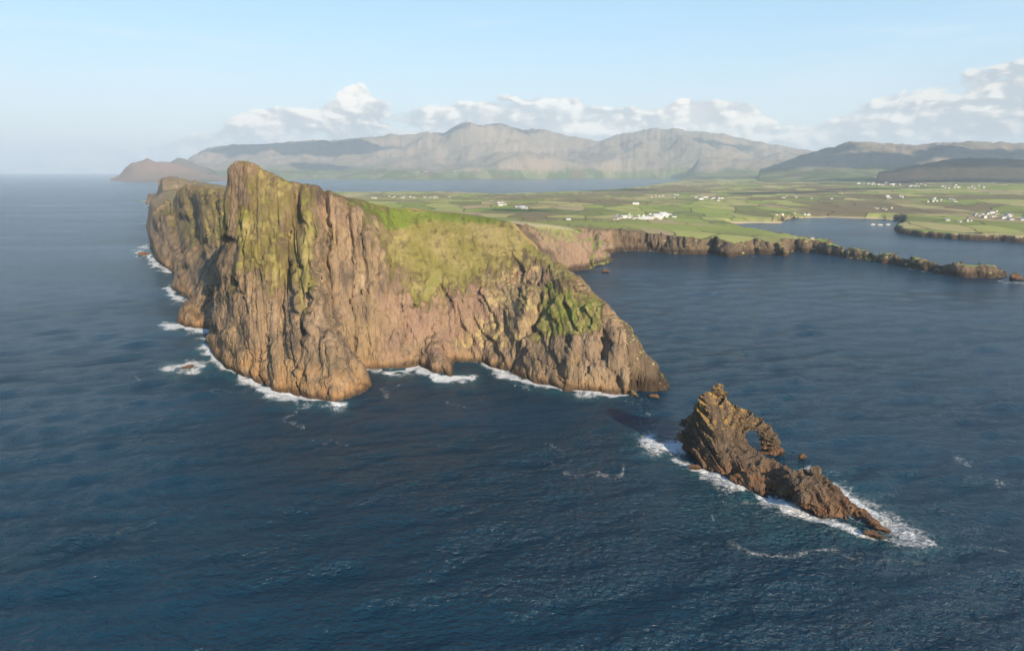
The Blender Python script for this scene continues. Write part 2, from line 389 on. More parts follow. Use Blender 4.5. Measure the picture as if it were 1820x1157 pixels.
# carved lines on the cliffs: (points, width in photo px, depth in metres)
gullies = [
 ([(672, 440), (674, 500), (668, 560), (664, 640)], 7, 9), ([(655, 560), (652, 640), (650, 690)], 7, 7),
 ([(548, 400), (545, 450), (540, 500), (534, 560)], 10, 4), ([(500, 440), (480, 520), (464, 620), (470, 690)], 8, 10),
 ([(560, 470), (540, 560), (532, 610), (535, 690)], 7, 12), ([(585, 560), (572, 610), (560, 650)], 7, 5), ([(615, 560), (600, 640), (612, 705)], 7, 4),
 ([(430, 350), (415, 430), (405, 510), (388, 580)], 8, 6), ([(402, 345), (395, 420), (378, 500), (374, 585)], 10, 10), ([(455, 330), (448, 420), (440, 500), (425, 600)], 8, 4),
 ([(505, 330), (490, 380), (470, 450)], 7, 4), ([(505, 395), (512, 412)], 5, 8), ([(520, 385), (518, 398)], 5, 7), ([(610, 420), (625, 460), (632, 520)], 8, 3),
 ([(310, 450), (306, 470)], 6, 9), ([(345, 490), (342, 520)], 6, 10), ([(325, 380), (318, 430), (312, 470)], 7, 7), ([(360, 400), (350, 470), (345, 540)], 8, 8),
 ([(700, 480), (715, 560), (712, 640)], 10, 3), ([(760, 470), (735, 540)], 6, 3), ([(758, 625), (765, 600)], 6, 5), ([(778, 600), (792, 632)], 5, 6),
 ([(860, 500), (845, 560), (838, 630)], 11, 3), ([(890, 560), (870, 640)], 8, 3),
 ([(985, 640), (1000, 668)], 6, 8), ([(1070, 585), (1072, 630)], 7, 9), ([(1020, 675), (1045, 700)], 9, 10), ([(966, 506), (955, 560), (938, 595), (912, 632), (896, 655)], 5.5, 16), ([(468, 560), (470, 690)], 7, 6), ([(1128, 650), (1142, 692)], 8, 14), ([(945, 457), (949, 466)], 5, 7),
 ([(1098, 600), (1112, 650), (1120, 690)], 7, 6), ([(1000, 560), (1010, 620)], 7, 2),
]
ribs = [
 ([(516, 525), (500, 600), (506, 690)], 12, 11), ([(576, 510), (592, 600), (606, 705)], 14, 12), ([(548, 590), (562, 700)], 8, 7), ([(600, 360), (640, 440), (655, 560), (650, 690)], 13, 8), ([(440, 400), (425, 520), (400, 620)], 13, 8), ([(768, 628), (775, 655), (792, 668)], 13, 9),
 ([(345, 530), (340, 575)], 9, 6), ([(600, 480), (640, 560), (648, 640)], 9, 4), ([(450, 440), (440, 560), (420, 640)], 10, 3), ([(420, 300), (418, 340)], 5, 3),
 ([(1085, 610), (1110, 660), (1115, 695)], 9, 6), ([(1130, 630), (1175, 688)], 6, 5), ([(1020, 600), (1010, 660), (980, 680)], 10, 4), ([(1148, 700), (1168, 708)], 4, 2),
]
# steps: the side to the right of the line stands proud (points top to bottom, fade px to the right, metres)
steps = [([(972, 508), (965, 545), (945, 590), (925, 625), (897, 655)], 75, 10), ([(540, 430), (555, 520), (580, 600)], 45, 4)]

def height(X, Y, detail=True):
    wsc = np.clip(Y / 450.0, 0.7, 6)
    near = Y < 1350
    wx = X + wsc * 4.0 * fbm2(X / (22 * wsc), Y / (22 * wsc), 4)
    wy = Y + wsc * 4.0 * fbm2(X / (22 * wsc) + 50, Y / (22 * wsc) + 20, 4)
    cl = near & (X > -700) & (X < 100)
    s = poly_sdf(wx, wy, coast)
    jag = sstep(X, 120, 300) * sstep(Y, 2600, 1600) * sstep(Y, 700, 900)
    s = s + jag * (6.0 * fbm2(X / 34, Y / 34, 5, 0.62) + 0.5)
    b = rbf(X, Y)
    px, py = project(X, Y, b)
    hill = sstep(Y, 1500, 1250) * sstep(X, 110, 70) * sstep(Y, 1150 + 0 * X, 700 + 0 * X)  # near headland weight
    hill = np.maximum(hill, sstep(X, -180, -320) * sstep(Y, 3300, 2600))
    if detail:
        q = hill > 0.01
        x, y = X[q], Y[q]; bb = b[q]; pxx, pyy = px[q], py[q]
        add = np.zeros(x.shape)
        for P, wd, dp in gullies:
            m = (pxx > min(p[0] for p in P) - 40) & (pxx < max(p[0] for p in P) + 40) & (pyy > min(p[1] for p in P) - 40) & (pyy < max(p[1] for p in P) + 40)
            d, T, _ = line_dist(pxx[m] + 5 * pn2(pyy[m] / 14, pxx[m] / 30), pyy[m], P)
            add[m] -= dp * (0.55 if P[0][0] < 470 else 0.85) * np.exp(-(d / wd) ** 2) * sstep(T, 0.0, 0.22)
        for P, wd, dp in ribs:
            m = (pxx > min(p[0] for p in P) - 40) & (pxx < max(p[0] for p in P) + 40) & (pyy > min(p[1] for p in P) - 40) & (pyy < max(p[1] for p in P) + 40)
            d, T, _ = line_dist(pxx[m] + 4 * pn2(pyy[m] / 14, pxx[m] / 30), pyy[m], P)
            add[m] += dp * np.exp(-(d / wd) ** 1.6)
        for P, wd, dp in steps:
            d, T, side = line_dist(pxx + 5 * pn2(pyy / 18, pxx / 40), pyy, P)
            ends = sstep(T, 0.0, 0.12) * sstep(T, 1.0, 0.85)
            add += dp * ends * sstep(side, -1.5, 3.5) * np.exp(-np.clip(d, 0, None) / wd)
        # ribs down the faces: front faces look toward -Y, the left coast looks to -X
        left = sstep(x, -200, -330)
        s1 = x + 0.22 * y + 5 * fbm2(x / 30, y / 30, 2)
        s2 = 0.86 * y + 0.5 * x + 6 * fbm2(x / 40, y / 40, 2)
        sc = np.clip(y / 480.0, 1, 4)
        ss = s1 * (1 - left) + s2 * left; cc = (y * (1 - left) + (x * 0.86 - y * 0.5) * left)
        fl0 = fbm2(x / 30, y / 30 + bb / 40, 3)
        rb = ridg2(ss / (27 * sc), cc / (42 * sc), 5, 0.55)
        fan = (pxx - 505) / np.maximum(pyy - 120, 60)
        rbf_ = ridg2(fan * 10.5 + 0.25 * fl0, pyy / 150 + 3, 4, 0.5)
        wf = sstep(pxx, 720, 660) * sstep(pxx, 360, 400) * sstep(y, 620, 560)
        rb = rb * (1 - 0.7 * wf) + 2.4 * rbf_ * wf * sstep(pyy, 370, 560)
        rc = ridg2((ss + 0.55 * bb) / (13 * sc), (cc) / (30 * sc), 4, 0.6)
        fl = fbm2(x / (26 * sc), y / (26 * sc), 5, 0.55)
        # rock shows the relief strongly, the grass shoulder little
        soft = sstep(poly_sdf(pxx, pyy, [(600, 335), (640, 362), (690, 420), (700, 470), (760, 520), (850, 510), (930, 470), (960, 450), (900, 380)]), -25, 25)
        amp = (1 - 0.88 * soft) * sstep(bb, -2, 18) * (1 - 0.45 * sstep(pxx, 640, 700)) * 0.60 * (1 - 0.45 * left)
        add += amp * sc * (2.8 * rb + 1.7 * rc + 1.8 * fl)
        top = np.maximum(sstep(bb, 84, 108), sstep(x, -25, 40) * sstep(bb, 20, 50)) * sstep(y, 640, 600)
        add = add * (1 - 0.78 * top) + top * 1.6 * fl
        b = b.copy(); b[q] += add * hill[q] * (1 - 0.65 * sstep(y, 900, 1300))
    plain = 1 - hill
    b = b + plain * np.clip(Y / 1500, 0.5, 3) * 1.8 * fbm2(X / 180, Y / 180, 4)
    k = np.where(hill > 0.5, 1.7 + 0.5 * sstep(X, -60, 20) + 6.0 * sstep(X, -150, -185) * sstep(Y, 640, 560) + 0.35 * sstep(X, -230, -330) + 2.5 * sstep(Y, 1350, 1900), 1.3)
    # beaches: low shores of the inner bay and the far inlet
    beach = np.zeros(X.shape)
    for (bx, by, r) in [(*PZ(1330, 397)[:2], 170), (*PZ(1480, 387)[:2], 260)]:
        beach = np.maximum(beach, np.exp(-((X - bx) ** 2 + (Y - by) ** 2) / r ** 2))
    k = np.where(Y > 3000, 0.16, k * (1 - 0.93 * beach))
    cliff = k * s + 0.6
    if detail:
        cn = 1 + 0.20 * fbm2(X / (14 * wsc), Y / (14 * wsc), 4)
        cliff = np.where((s > 0) & (Y < 2600), cliff * cn, cliff)
    smk = np.where(hill > 0.5, 7.0, 1.5)
    hh = np.clip(0.5 + 0.5 * (b - cliff) / smk, 0, 1)
    z = b * (1 - hh) + cliff * hh - smk * hh * (1 - hh)
    z = np.where(s < 0, np.maximum(z, -6), z)
    mt, wh = mountains(X, Y)
    z = z + mt * sstep(s, 0, 260)
    return z, s, b, px, py, hill, wh

# ------------------------------------------------------------------ mesh helpers
def grid_mesh(name, V, faces, mat, attrs=None, smooth=True):
    me = bpy.data.meshes.new(name)
    V = np.asarray(V, np.float32); faces = np.asarray(faces, np.int32)
    nv, nf, k = len(V), len(faces), faces.shape[1]
    me.vertices.add(nv); me.vertices.foreach_set('co', V.ravel())
    me.loops.add(nf * k); me.loops.foreach_set('vertex_index', faces.ravel())
    me.polygons.add(nf)
    me.polygons.foreach_set('loop_start', np.arange(0, nf * k, k, dtype=np.int32))
    me.polygons.foreach_set('loop_total', np.full(nf, k, np.int32))
    me.polygons.foreach_set('use_smooth', np.full(nf, smooth, bool))
    me.update(calc_edges=True)
    for an, av in (attrs or {}).items():
        a = me.attributes.new(an, 'FLOAT', 'POINT'); a.data.foreach_set('value', np.asarray(av, np.float32))
    if mat: me.materials.append(mat)
    o = bpy.data.objects.new(name, me); COL.objects.link(o)
    return o
def tag(o, label=None, cat=None, group=None, kind=None):
    if label: o['label'] = label
    if cat: o['category'] = cat
    if group: o['group'] = group
    if kind: o['kind'] = kind
    return o
def submesh(V, Fc, keep):
    f = Fc[keep]; used, inv = np.unique(f, return_inverse=True)
    return used, inv.reshape(f.shape)

# ------------------------------------------------------------------ materials of the land
def rock_shader(n, pos, scale=1.0, seed=0.0):
    """colour and bump height of bare rock at world position"""
    v = n.vm('ADD', pos, (seed, seed * 1.7, 0))
    st = n.node('ShaderNodeMapping', {'Vector': v, 'Rotation': (0.25, 0.60, 0.3), 'Scale': (1.0, 0.5, 0.36)}).outputs[0]
    n1 = n.noise(st, 0.11 * scale, 8, 0.62); n2 = n.noise(v, 0.035 * scale, 4, 0.5); n3 = n.noise(st, 0.45 * scale, 6, 0.65)
    col = n.mix(n.step(n2, 0.36, 0.66), (0.268, 0.192, 0.110), (0.262, 0.188, 0.122))
    col = n.mix(n.step(n1, 0.45, 0.70), col, (0.118, 0.092, 0.068))
    col = n.mix(n.step(n1, 0.47, 0.22), col, (0.400, 0.305, 0.195))
    col = n.mix(n.m('MULTIPLY', n.step(n3, 0.50, 0.70), 0.6), col, (0.10, 0.078, 0.062))
    vr = n.node('ShaderNodeTexVoronoi', {'Vector': st, 'Scale': 0.35 * scale}, feature='DISTANCE_TO_EDGE').outputs['Distance']
    crack = n.step(vr, 0.0, 0.10)
    h = n.m('ADD', n.m('MULTIPLY', n3, 1.0), n.m('ADD', n.m('MULTIPLY', n1, 2.2), n.m('MULTIPLY', crack, 0.25)))
    return col, h

m_head, n = material('headland')
pos = n.node('ShaderNodeNewGeometry').outputs['Position']
rc, rh = rock_shader(n, pos)
sep = n.node('ShaderNodeSeparateXYZ', {0: pos}); Zp = sep.outputs[2]
nrm = n.node('ShaderNodeSeparateXYZ', {0: n.node('ShaderNodeNewGeometry').outputs['Normal']}).outputs[2]
ga = n.attr('grass'); fresh = n.attr('fresh'); pink = n.attr('pink'); pale = n.attr('pale'); ochre = n.attr('ochre')
rc = n.mix(n.m('MULTIPLY', pink, n.m('MULTIPLY', n.step(n.noise(pos, 0.05, 5, 0.6), 0.3, 0.6), 0.6)), rc, (0.290, 0.180, 0.135))
rc = n.mix(n.m('MULTIPLY', pale, n.step(n.noise(pos, 0.16, 6, 0.65), 0.44, 0.60)), rc, (0.42, 0.33, 0.15))
oc = n.m('MULTIPLY', ochre, n.step(n.noise(pos, 0.2, 4, 0.6), 0.30, 0.62))
rc = n.mix(n.m('MULTIPLY', oc, 0.75), rc, (0.345, 0.190, 0.075))
wet = n.step(n.m('ADD', Zp, n.m('MULTIPLY', n.noise(pos, 0.25, 3), 3.0)), 6.5, 2.2)
rc = n.mix(n.m('MULTIPLY', wet, 0.8), rc, (0.042, 0.028, 0.020))
gn = n.noise(pos, 0.22, 7, 0.66); gb = n.noise(pos, 0.045, 5, 0.6)
gmask = n.step(n.m('ADD', ga, n.m('ADD', n.m('MULTIPLY', n.m('SUBTRACT', n.noise(pos, 0.13, 9, 0.76), 0.5), 1.7), n.m('MULTIPLY', n.m('SUBTRACT', nrm, 0.55), 0.5))), 0.24, 0.80)
gc = n.mix(n.step(gb, 0.35, 0.65), (0.200, 0.178, 0.052), (0.290, 0.238, 0.100))
gc = n.mix(n.m('MULTIPLY', n.step(gn, 0.45, 0.75), 0.5), gc, (0.135, 0.112, 0.045))
gc = n.mix(n.m('MULTIPLY', n.step(n.noise(pos, 0.75, 4, 0.7), 0.60, 0.70), 0.75), gc, (0.085, 0.066, 0.040))
gc = n.mix(n.m('MULTIPLY', fresh, 0.85), gc, (0.110, 0.165, 0.022))
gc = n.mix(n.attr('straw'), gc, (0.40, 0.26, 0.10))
col = n.mix(gmask, rc, gc)
hgt = n.m('ADD', n.m('MULTIPLY', rh, n.m('SUBTRACT', 1.0, n.m('MULTIPLY', gmask, 0.75))), n.m('MULTIPLY', gn, 0.8))
bmp = n.node('ShaderNodeBump', {'Strength': 0.75, 'Distance': 2.0, 'Height': hgt})
bs = n.node('ShaderNodeBsdfPrincipled', {'Base Color': col, 'Roughness': 0.92, 'Normal': bmp.outputs[0], 'Specular IOR Level': 0.15})
n.node('ShaderNodeOutputMaterial', {'Surface': bs.outputs[0]})

m_land, n = material('farmland')
pos = n.node('ShaderNodeNewGeometry').outputs['Position']
gz = n.node('ShaderNodeSeparateXYZ', {0: n.node('ShaderNodeNewGeometry').outputs['True Normal']}).outputs[2]
flat = n.vm('MULTIPLY', pos, (1, 1, 0))
fw = n.vm('ADD', flat, n.vm('MULTIPLY', n.noise(flat, 0.004, 2, 0.5, out=1), (90, 90, 0)))
fm = n.node('ShaderNodeMapping', {'Vector': fw, 'Rotation': (0, 0, 0.5), 'Scale': (1.0, 0.45, 1)}).outputs[0]
vor = n.node('ShaderNodeTexVoronoi', {'Vector': fm, 'Scale': 0.0125, 'Randomness': 0.85}, voronoi_dimensions='2D')
edge = n.node('ShaderNodeTexVoronoi', {'Vector': fm, 'Scale': 0.0125, 'Randomness': 0.85}, voronoi_dimensions='2D', feature='DISTANCE_TO_EDGE').outputs['Distance']
cell = n.node('ShaderNodeSeparateColor', {0: vor.outputs['Color']}).outputs
big = n.noise(flat, 0.0011, 5, 0.6)
gcol = n.ramp(cell[0], [(0.0, (0.235, 0.270, 0.075)), (0.22, (0.285, 0.335, 0.085)), (0.42, (0.370, 0.375, 0.120)), (0.60, (0.42, 0.37, 0.16)), (0.76, (0.190, 0.210, 0.070)), (0.88, (0.40, 0.31, 0.17))], 'CONSTANT')
moor = n.mix(n.noise(flat, 0.01, 5, 0.6), (0.150, 0.125, 0.065), (0.270, 0.205, 0.115))
moormask = n.m('MAXIMUM', n.m('MULTIPLY', n.step(big, 0.46, 0.56), n.step(cell[1], 0.30, 0.34)), n.attr('moor'))
gcol = n.mix(moormask, gcol, moor)
gcol = n.mix(n.m('MULTIPLY', n.noise(flat, 0.03, 5, 0.6), 0.35), gcol, (0.055, 0.065, 0.02))
gcol = n.mix(n.m('MULTIPLY', n.step(edge, 0.035, 0.010), 0.75), gcol, (0.035, 0.040, 0.016))
tn = n.noise(flat, 0.007, 6, 0.7)
gcol = n.mix(n.m('MULTIPLY', n.step(tn, 0.62, 0.66), 0.85), gcol, (0.022, 0.030, 0.012))
gcol = n.mix(n.attr('turf'), gcol, n.mix(n.noise(flat, 0.012, 5, 0.6), (0.190, 0.255, 0.052), (0.290, 0.300, 0.085)))
gcol = n.mix(n.attr('sand'), gcol, (0.47, 0.38, 0.25))
rc, rh = rock_shader(n, pos, 0.6, 40.0)
rc = n.mix(n.m('SUBTRACT', 0.55, n.m('MULTIPLY', n.attr('pink'), 0.5)), rc, (0.070, 0.052, 0.038))
rc = n.mix(n.m('MULTIPLY', n.attr('pink'), 0.5), rc, (0.300, 0.205, 0.150))
Zp = n.node('ShaderNodeSeparateXYZ', {0: pos}).outputs[2]
wet = n.step(n.m('ADD', Zp, n.m('MULTIPLY', n.noise(pos, 0.08, 3), 5.0)), 13.0, 6.0)
rc = n.mix(n.m('MULTIPLY', wet, 0.85), rc, (0.040, 0.028, 0.020))
rmask = n.m('MULTIPLY', n.step(n.m('ADD', gz, n.m('MULTIPLY', n.m('SUBTRACT', n.noise(pos, 0.05, 5, 0.6), 0.5), 0.30)), 0.93, 0.84), n.attr('cliffy'))
col = n.mix(rmask, gcol, rc)
bmp = n.node('ShaderNodeBump', {'Strength': 0.9, 'Distance': 2.5, 'Height': n.m('ADD', n.m('MULTIPLY', rh, rmask), n.m('MULTIPLY', tn, 0.6))})
bs = n.node('ShaderNodeBsdfPrincipled', {'Base Color': col, 'Roughness': 0.95, 'Normal': bmp.outputs[0], 'Specular IOR Level': 0.1})
n.node('ShaderNodeOutputMaterial', {'Surface': bs.outputs[0]})

m_mtn, n = material('mountain')
pos = n.node('ShaderNodeNewGeometry').outputs['Position']
Zp = n.node('ShaderNodeSeparateXYZ', {0: pos}).outputs[2]
nb = n.noise(pos, 0.0012, 7, 0.62)
fl2 = n.vm('MULTIPLY', pos, (1, 1, 0))
vor = n.node('ShaderNodeTexVoronoi', {'Vector': fl2, 'Scale': 0.005}, voronoi_dimensions='2D')
cell = n.node('ShaderNodeSeparateColor', {0: vor.outputs['Color']}).outputs
up = n.mix(n.step(nb, 0.38, 0.62), (0.175, 0.155, 0.120), (0.235, 0.190, 0.150))
lo = n.ramp(cell[0], [(0.0, (0.065, 0.095, 0.025)), (0.35, (0.11, 0.140, 0.045)), (0.6, (0.155, 0.160, 0.065)), (0.85, (0.10, 0.085, 0.04))], 'CONSTANT')
col = n.mix(n.step(n.m('ADD', Zp, n.m('MULTIPLY', n.m('SUBTRACT', nb, 0.5), 260)), 110, 190), lo, up)
col = n.mix(n.m('MULTIPLY', n.step(n.noise(pos, 0.005, 6, 0.65), 0.5, 0.66), 0.5), col, (0.060, 0.055, 0.030))
col = n.mix(n.attr('heather'), col, (0.062, 0.046, 0.036))
col = n.mix(n.attr('ruddy'), col, (0.215, 0.130, 0.095))
bmp = n.node('ShaderNodeBump', {'Strength': 1.0, 'Distance': 40.0, 'Height': n.noise(pos, 0.003, 7, 0.6)})
bs = n.node('ShaderNodeBsdfPrincipled', {'Base Color': col, 'Roughness': 0.95, 'Normal': bmp.outputs[0], 'Specular IOR Level': 0.1})
n.node('ShaderNodeOutputMaterial', {'Surface': bs.outputs[0]})

# ------------------------------------------------------------------ the land mesh
QUAL = 1.0
th = np.concatenate([np.arange(math.atan(-700 / F) , math.atan(320 / F), 0.00125 / QUAL), np.arange(math.atan(320 / F), 0.72, 0.0017 / QUAL), np.linspace(0.725, 1.2, 60)])
rr = np.concatenate([np.arange(345, 600, 0.75 / QUAL), 600 * np.exp(np.arange(0, math.log(1400 / 600), 0.0028 / QUAL)), 1400 * np.exp(np.arange(0, math.log(19000 / 1400), 0.0068 / QUAL))])
TH, R = np.meshgrid(th, rr)
X = R * np.sin(TH); Y = R * np.cos(TH)
Z, Sd, B0, PX, PYy, HILL, WH = height(X, Y)
nr_, nt_ = X.shape
# 3-D relief on the near rock, pushed along the surface normal
gy, gx = np.gradient(Z)
def normals(X, Y, Z):
    dxr, dxt = np.gradient(X); dyr, dyt = np.gradient(Y); dzr, dzt = np.gradient(Z)
    nx = dyt * dzr - dzt * dyr; ny = dzt * dxr - dxt * dzr; nz = dxt * dyr - dyt * dxr
    L = np.sqrt(nx * nx + ny * ny + nz * nz) + 1e-9; sg = np.sign(nz)
    return nx / L * sg, ny / L * sg, nz / L * sg
nx, ny, nz = normals(X, Y, Z)
q = (R < 1500) & (Sd > -8)
x, y, z = X[q], Y[q], Z[q]
sc = np.clip(y / 450, 0.9, 3)
bed = x * 0.80 + y * 0.35 + z * 0.42          # across the bedding
bed2 = x * 0.86 - z * 0.42 + y * 0.30 + 6 * pn3(x / 40, y / 40, z / 40)
d1 = 1 - 2 * np.abs(pn3(bed / (5.0 * sc), y / (20 * sc), z / (26 * sc))) + 0.9 * (1 - 2 * np.abs(pn3(bed2 / (9.0 * sc), y / (40 * sc), z / (30 * sc))))
d2 = fbm3(x / (6.5 * sc), y / (6.5 * sc), z / (13 * sc), 4, 0.55)
d3 = 1 - 2 * np.abs(pn3(x / (3.0 * sc), y / (6 * sc), z / (10 * sc)))
soft = sstep(poly_sdf(PX[q], PYy[q], [(600, 335), (640, 362), (690, 420), (700, 470), (760, 520), (850, 510), (930, 470), (960, 450), (900, 380)]), -15, 25)
steep = sstep(nz[q], 0.97, 0.80) * sstep(z, -4, 5)
lean = np.where(PX[q] < 480, -1.0, 1.0) * sstep(np.abs(PX[q] - 480), 0, 60)
u1 = x * 0.80 + lean * z * 0.60; u2 = z * 0.80 - lean * x * 0.60
wob = 2.5 * pn3(x / 14, y / 14, z / 14)
fa = facets((u1 + wob) / (10 * sc), (y + wob) / (16 * sc), u2 / (24 * sc))
fb = facets((u1 + wob) / (4.2 * sc), (y - wob) / (6 * sc), u2 / (9 * sc), 55)
calmer = 1 - 0.65 * sstep(z, 80, 112) * sstep(y, 640, 600)
amt = sc * calmer * (3.1 * fa + 1.35 * fb + 0.65 * d1 + 0.8 * d2 + 0.4 * d3) * steep * (1 - 0.72 * soft)
X[q] += nx[q] * amt; Y[q] += ny[q] * amt; Z[q] += nz[q] * amt * 0.7
idx = np.arange(nr_ * nt_).reshape(nr_, nt_)
Fc = np.stack([idx[:-1, :-1], idx[:-1, 1:], idx[1:, 1:], idx[1:, :-1]], -1).reshape(-1, 4)
def fv(A): return np.stack([A[:-1, :-1], A[:-1, 1:], A[1:, 1:], A[1:, :-1]], -1).reshape(-1, 4)
alive = fv(Z).max(1) > -2.5
fR = fv(R).mean(1); fX = fv(X).mean(1); fY = fv(Y).mean(1); fW = fv(WH).max(1)
V = np.stack([X, Y, Z], -1).reshape(-1, 3)
# --- colour regions of the near headland, kept as attributes of the surface
px, py = project(X, Y, Z)
nq = fbm2(px / 26, py / 26, 4); nq2 = fbm2(px / 9 + 9, py / 26, 4)
def region(poly, soft_, k=14):
    return sstep(poly_sdf(px + k * nq, py + k * nq2, poly), -soft_, soft_)
def streak_(P, wd):
    d, _, _ = line_dist(px + 6 * nq, py, P); return np.exp(-(d / wd) ** 2)
grass = np.full(X.shape, 0.10); fresh = np.zeros(X.shape); pink = np.zeros(X.shape); pale = np.zeros(X.shape); straw = np.zeros(X.shape)
nearm = (R < 1500)
g1 = region([(598, 330), (625, 362), (672, 410), (700, 470), (745, 540), (800, 520), (880, 490), (950, 462), (1010, 500), (1060, 540), (1000, 455), (940, 395), (860, 372), (700, 350)], 34, 26)
g2 = region([(455, 290), (550, 330), (562, 345), (556, 430), (545, 520), (470, 505), (430, 480), (418, 500), (420, 420), (430, 340), (440, 300)], 26, 22)
g3 = region([(310, 330), (405, 332), (400, 430), (345, 470), (320, 420), (290, 380)], 26, 20)
g4 = region([(968, 505), (1010, 520), (1070, 548), (1076, 580), (1040, 592), (985, 598), (945, 600)], 12, 14)
grass += 0.62 * g1 + 0.54 * g2 + 0.46 * g3 + 0.62 * g4
for P, wd, a in [([(553, 385), (546, 450), (540, 500), (536, 555)], 9, 0.55), ([(775, 490), (757, 530)], 6, 0.9), ([(435, 380), (428, 470)], 8, 0.5), ([(660, 420), (650, 500)], 8, 0.3),
                 ([(490, 470), (480, 520)], 14, 0.35), ([(400, 360), (395, 420)], 6, 0.4), ([(730, 510), (745, 545)], 5, 0.5), ([(700, 430), (690, 520)], 8, 0.4), ([(420, 470), (412, 520)], 6, 0.5)]:
    s_ = streak_(P, wd); grass += a * s_; 
    if wd < 8: fresh = np.maximum(fresh, 0.35 * s_)
fresh = np.maximum(fresh, region([(610, 345), (650, 362), (740, 374), (860, 382), (930, 392), (860, 398), (760, 392), (700, 410), (660, 395)], 6, 6) * 0.95)
fresh = np.maximum(fresh, g4 * 0.55 * sstep(nq2, -0.2, 0.5) + g4 * 0.2)
pink = region([(560, 340), (640, 400), (600, 400), (565, 370)], 10) * 0.4 + region([(680, 520), (860, 500), (900, 560), (860, 640), (680, 640)], 25) + region([(930, 470), (980, 480), (1060, 545), (980, 510), (900, 510)], 12)
pale = region([(880, 480), (960, 480), (970, 520), (920, 600), (850, 640), (820, 600), (870, 540)], 16)
pale = np.maximum(pale, 0.6 * region([(660, 380), (700, 420), (690, 470), (650, 430)], 12))
ochre = 0.85 * sstep(Z + 8 * nq, 24, 2) * sstep(px, 730, 560) * (R < 1300) + sstep(Z, 9, 2) * 0.6
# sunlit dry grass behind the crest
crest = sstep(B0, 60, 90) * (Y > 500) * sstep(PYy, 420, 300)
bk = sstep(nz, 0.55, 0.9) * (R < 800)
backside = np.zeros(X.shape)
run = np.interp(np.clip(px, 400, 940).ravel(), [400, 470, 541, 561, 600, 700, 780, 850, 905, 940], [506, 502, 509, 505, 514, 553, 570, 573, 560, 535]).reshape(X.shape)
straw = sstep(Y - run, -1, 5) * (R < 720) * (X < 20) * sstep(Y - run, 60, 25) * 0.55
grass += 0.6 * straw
grass = np.where(Z < 6, 0, grass)
attrs_h = dict(grass=np.clip(grass, 0, 1), fresh=np.clip(fresh, 0, 1), pink=np.clip(pink, 0, 1), pale=np.clip(pale, 0, 1), ochre=np.clip(ochre, 0, 1), straw=np.clip(straw, 0, 1))
# far third hill belongs to the headland too
is_head = ((fR < 1330) & (fX < 95) & (fX < 70 + 0 * fX) & ~((fR > 820) & (fX > -0.28 * fY + 60))) | ((fX < -0.34 * fY) & (fR < 3400))
is_mtn = (fR > 5200) & (fW > 0) & ((fY > 8000) | (fW == 6) | (fW == 5))
def part_of(name, keep, mat, attrs):
    used, f = submesh(V, Fc, keep & alive)
    return grid_mesh(name, V[used], f, mat, {k: a.reshape(-1)[used] for k, a in attrs.items()})
o = part_of('headland', is_head, m_head, attrs_h)
tag(o, 'tall craggy headland with ribbed brown cliffs and a mossy green shoulder above the sea', 'headland', kind='structure')
moor = np.zeros(X.shape); turf = np.zeros(X.shape); sand = np.zeros(X.shape)
turf = region([(930, 396), (1060, 405), (1300, 412), (1420, 425), (1600, 448), (1780, 475), (1700, 462), (1500, 428), (1350, 402), (1250, 398), (1000, 392)], 5, 4)
sand = np.maximum(sstep(poly_sdf(px, py, [(1265, 394), (1330, 394), (1390, 395), (1392, 399), (1330, 399.5), (1280, 399)]), -1.5, 1) , sstep(poly_sdf(px, py, [(1380, 385), (1400, 386), (1480, 385), (1600, 389), (1600, 394), (1480, 388.5), (1392, 390)]), -1.5, 0.8) * 0.8) * (Z < 7)
sand = np.maximum(sand, sstep(poly_sdf(px, py, [(1620, 411), (1820, 419), (1820, 428), (1680, 421)]), -1, 2) * 0.5)
sand = np.maximum(sand, sstep(Z, 7, 2) * (R > 3500) * 0.6)
pinkl = region([(930, 396), (1090, 410), (1095, 470), (1020, 485)], 8)
straw2 = sstep(poly_sdf(px, py, [(905, 392), (960, 398), (1010, 404), (1020, 409), (960, 404), (915, 399)]), -2, 2)
sand = np.maximum(sand, straw2 * 0.7)
moor = region([(700, 348), (860, 352), (1080, 340), (1180, 330), (1300, 328), (1250, 338), (1100, 350), (900, 357)], 3, 3) * 0.8
attrs_l = dict(moor=moor, turf=turf * 0.85, sand=sand, pink=pinkl, cliffy=(R < 3000).astype(float))
o = part_of('coastal_plain', ~is_head & ~is_mtn, m_land, attrs_l)
tag(o, 'green patchwork farmland plain with low dark sea cliffs around the bays', 'farmland', kind='structure')
mt_info = [('cape', 'reddish cape ending in a pointed knoll at the far left of the coast'), ('dark_knoll', 'small dark blue knoll behind the far left cape'),
           ('mountain_range', 'high hazy grey mountain range under the cloud bank'), ('foothills', 'lower brown green foothills before the grey mountain range'),
           ('flat_topped_hill', 'long flat topped hill with a small summit behind the village on the right'), ('heather_hill', 'dark heather hill behind the houses at the right edge')]
for k, (nm, lb) in enumerate(mt_info):
    keep = is_mtn & ~is_head & (fW == k + 1)
    if keep.any():
        o = part_of(nm, keep, m_mtn, dict(heather=np.where(WH == 6, 0.85, np.where(WH == 2, 0.5, 0.0)), ruddy=np.where(WH == 1, 0.8, 0.0)))
        tag(o, lb, 'mountain' if k == 2 else 'hill', kind='structure')
ZG, XG, YG = Z, X, Y

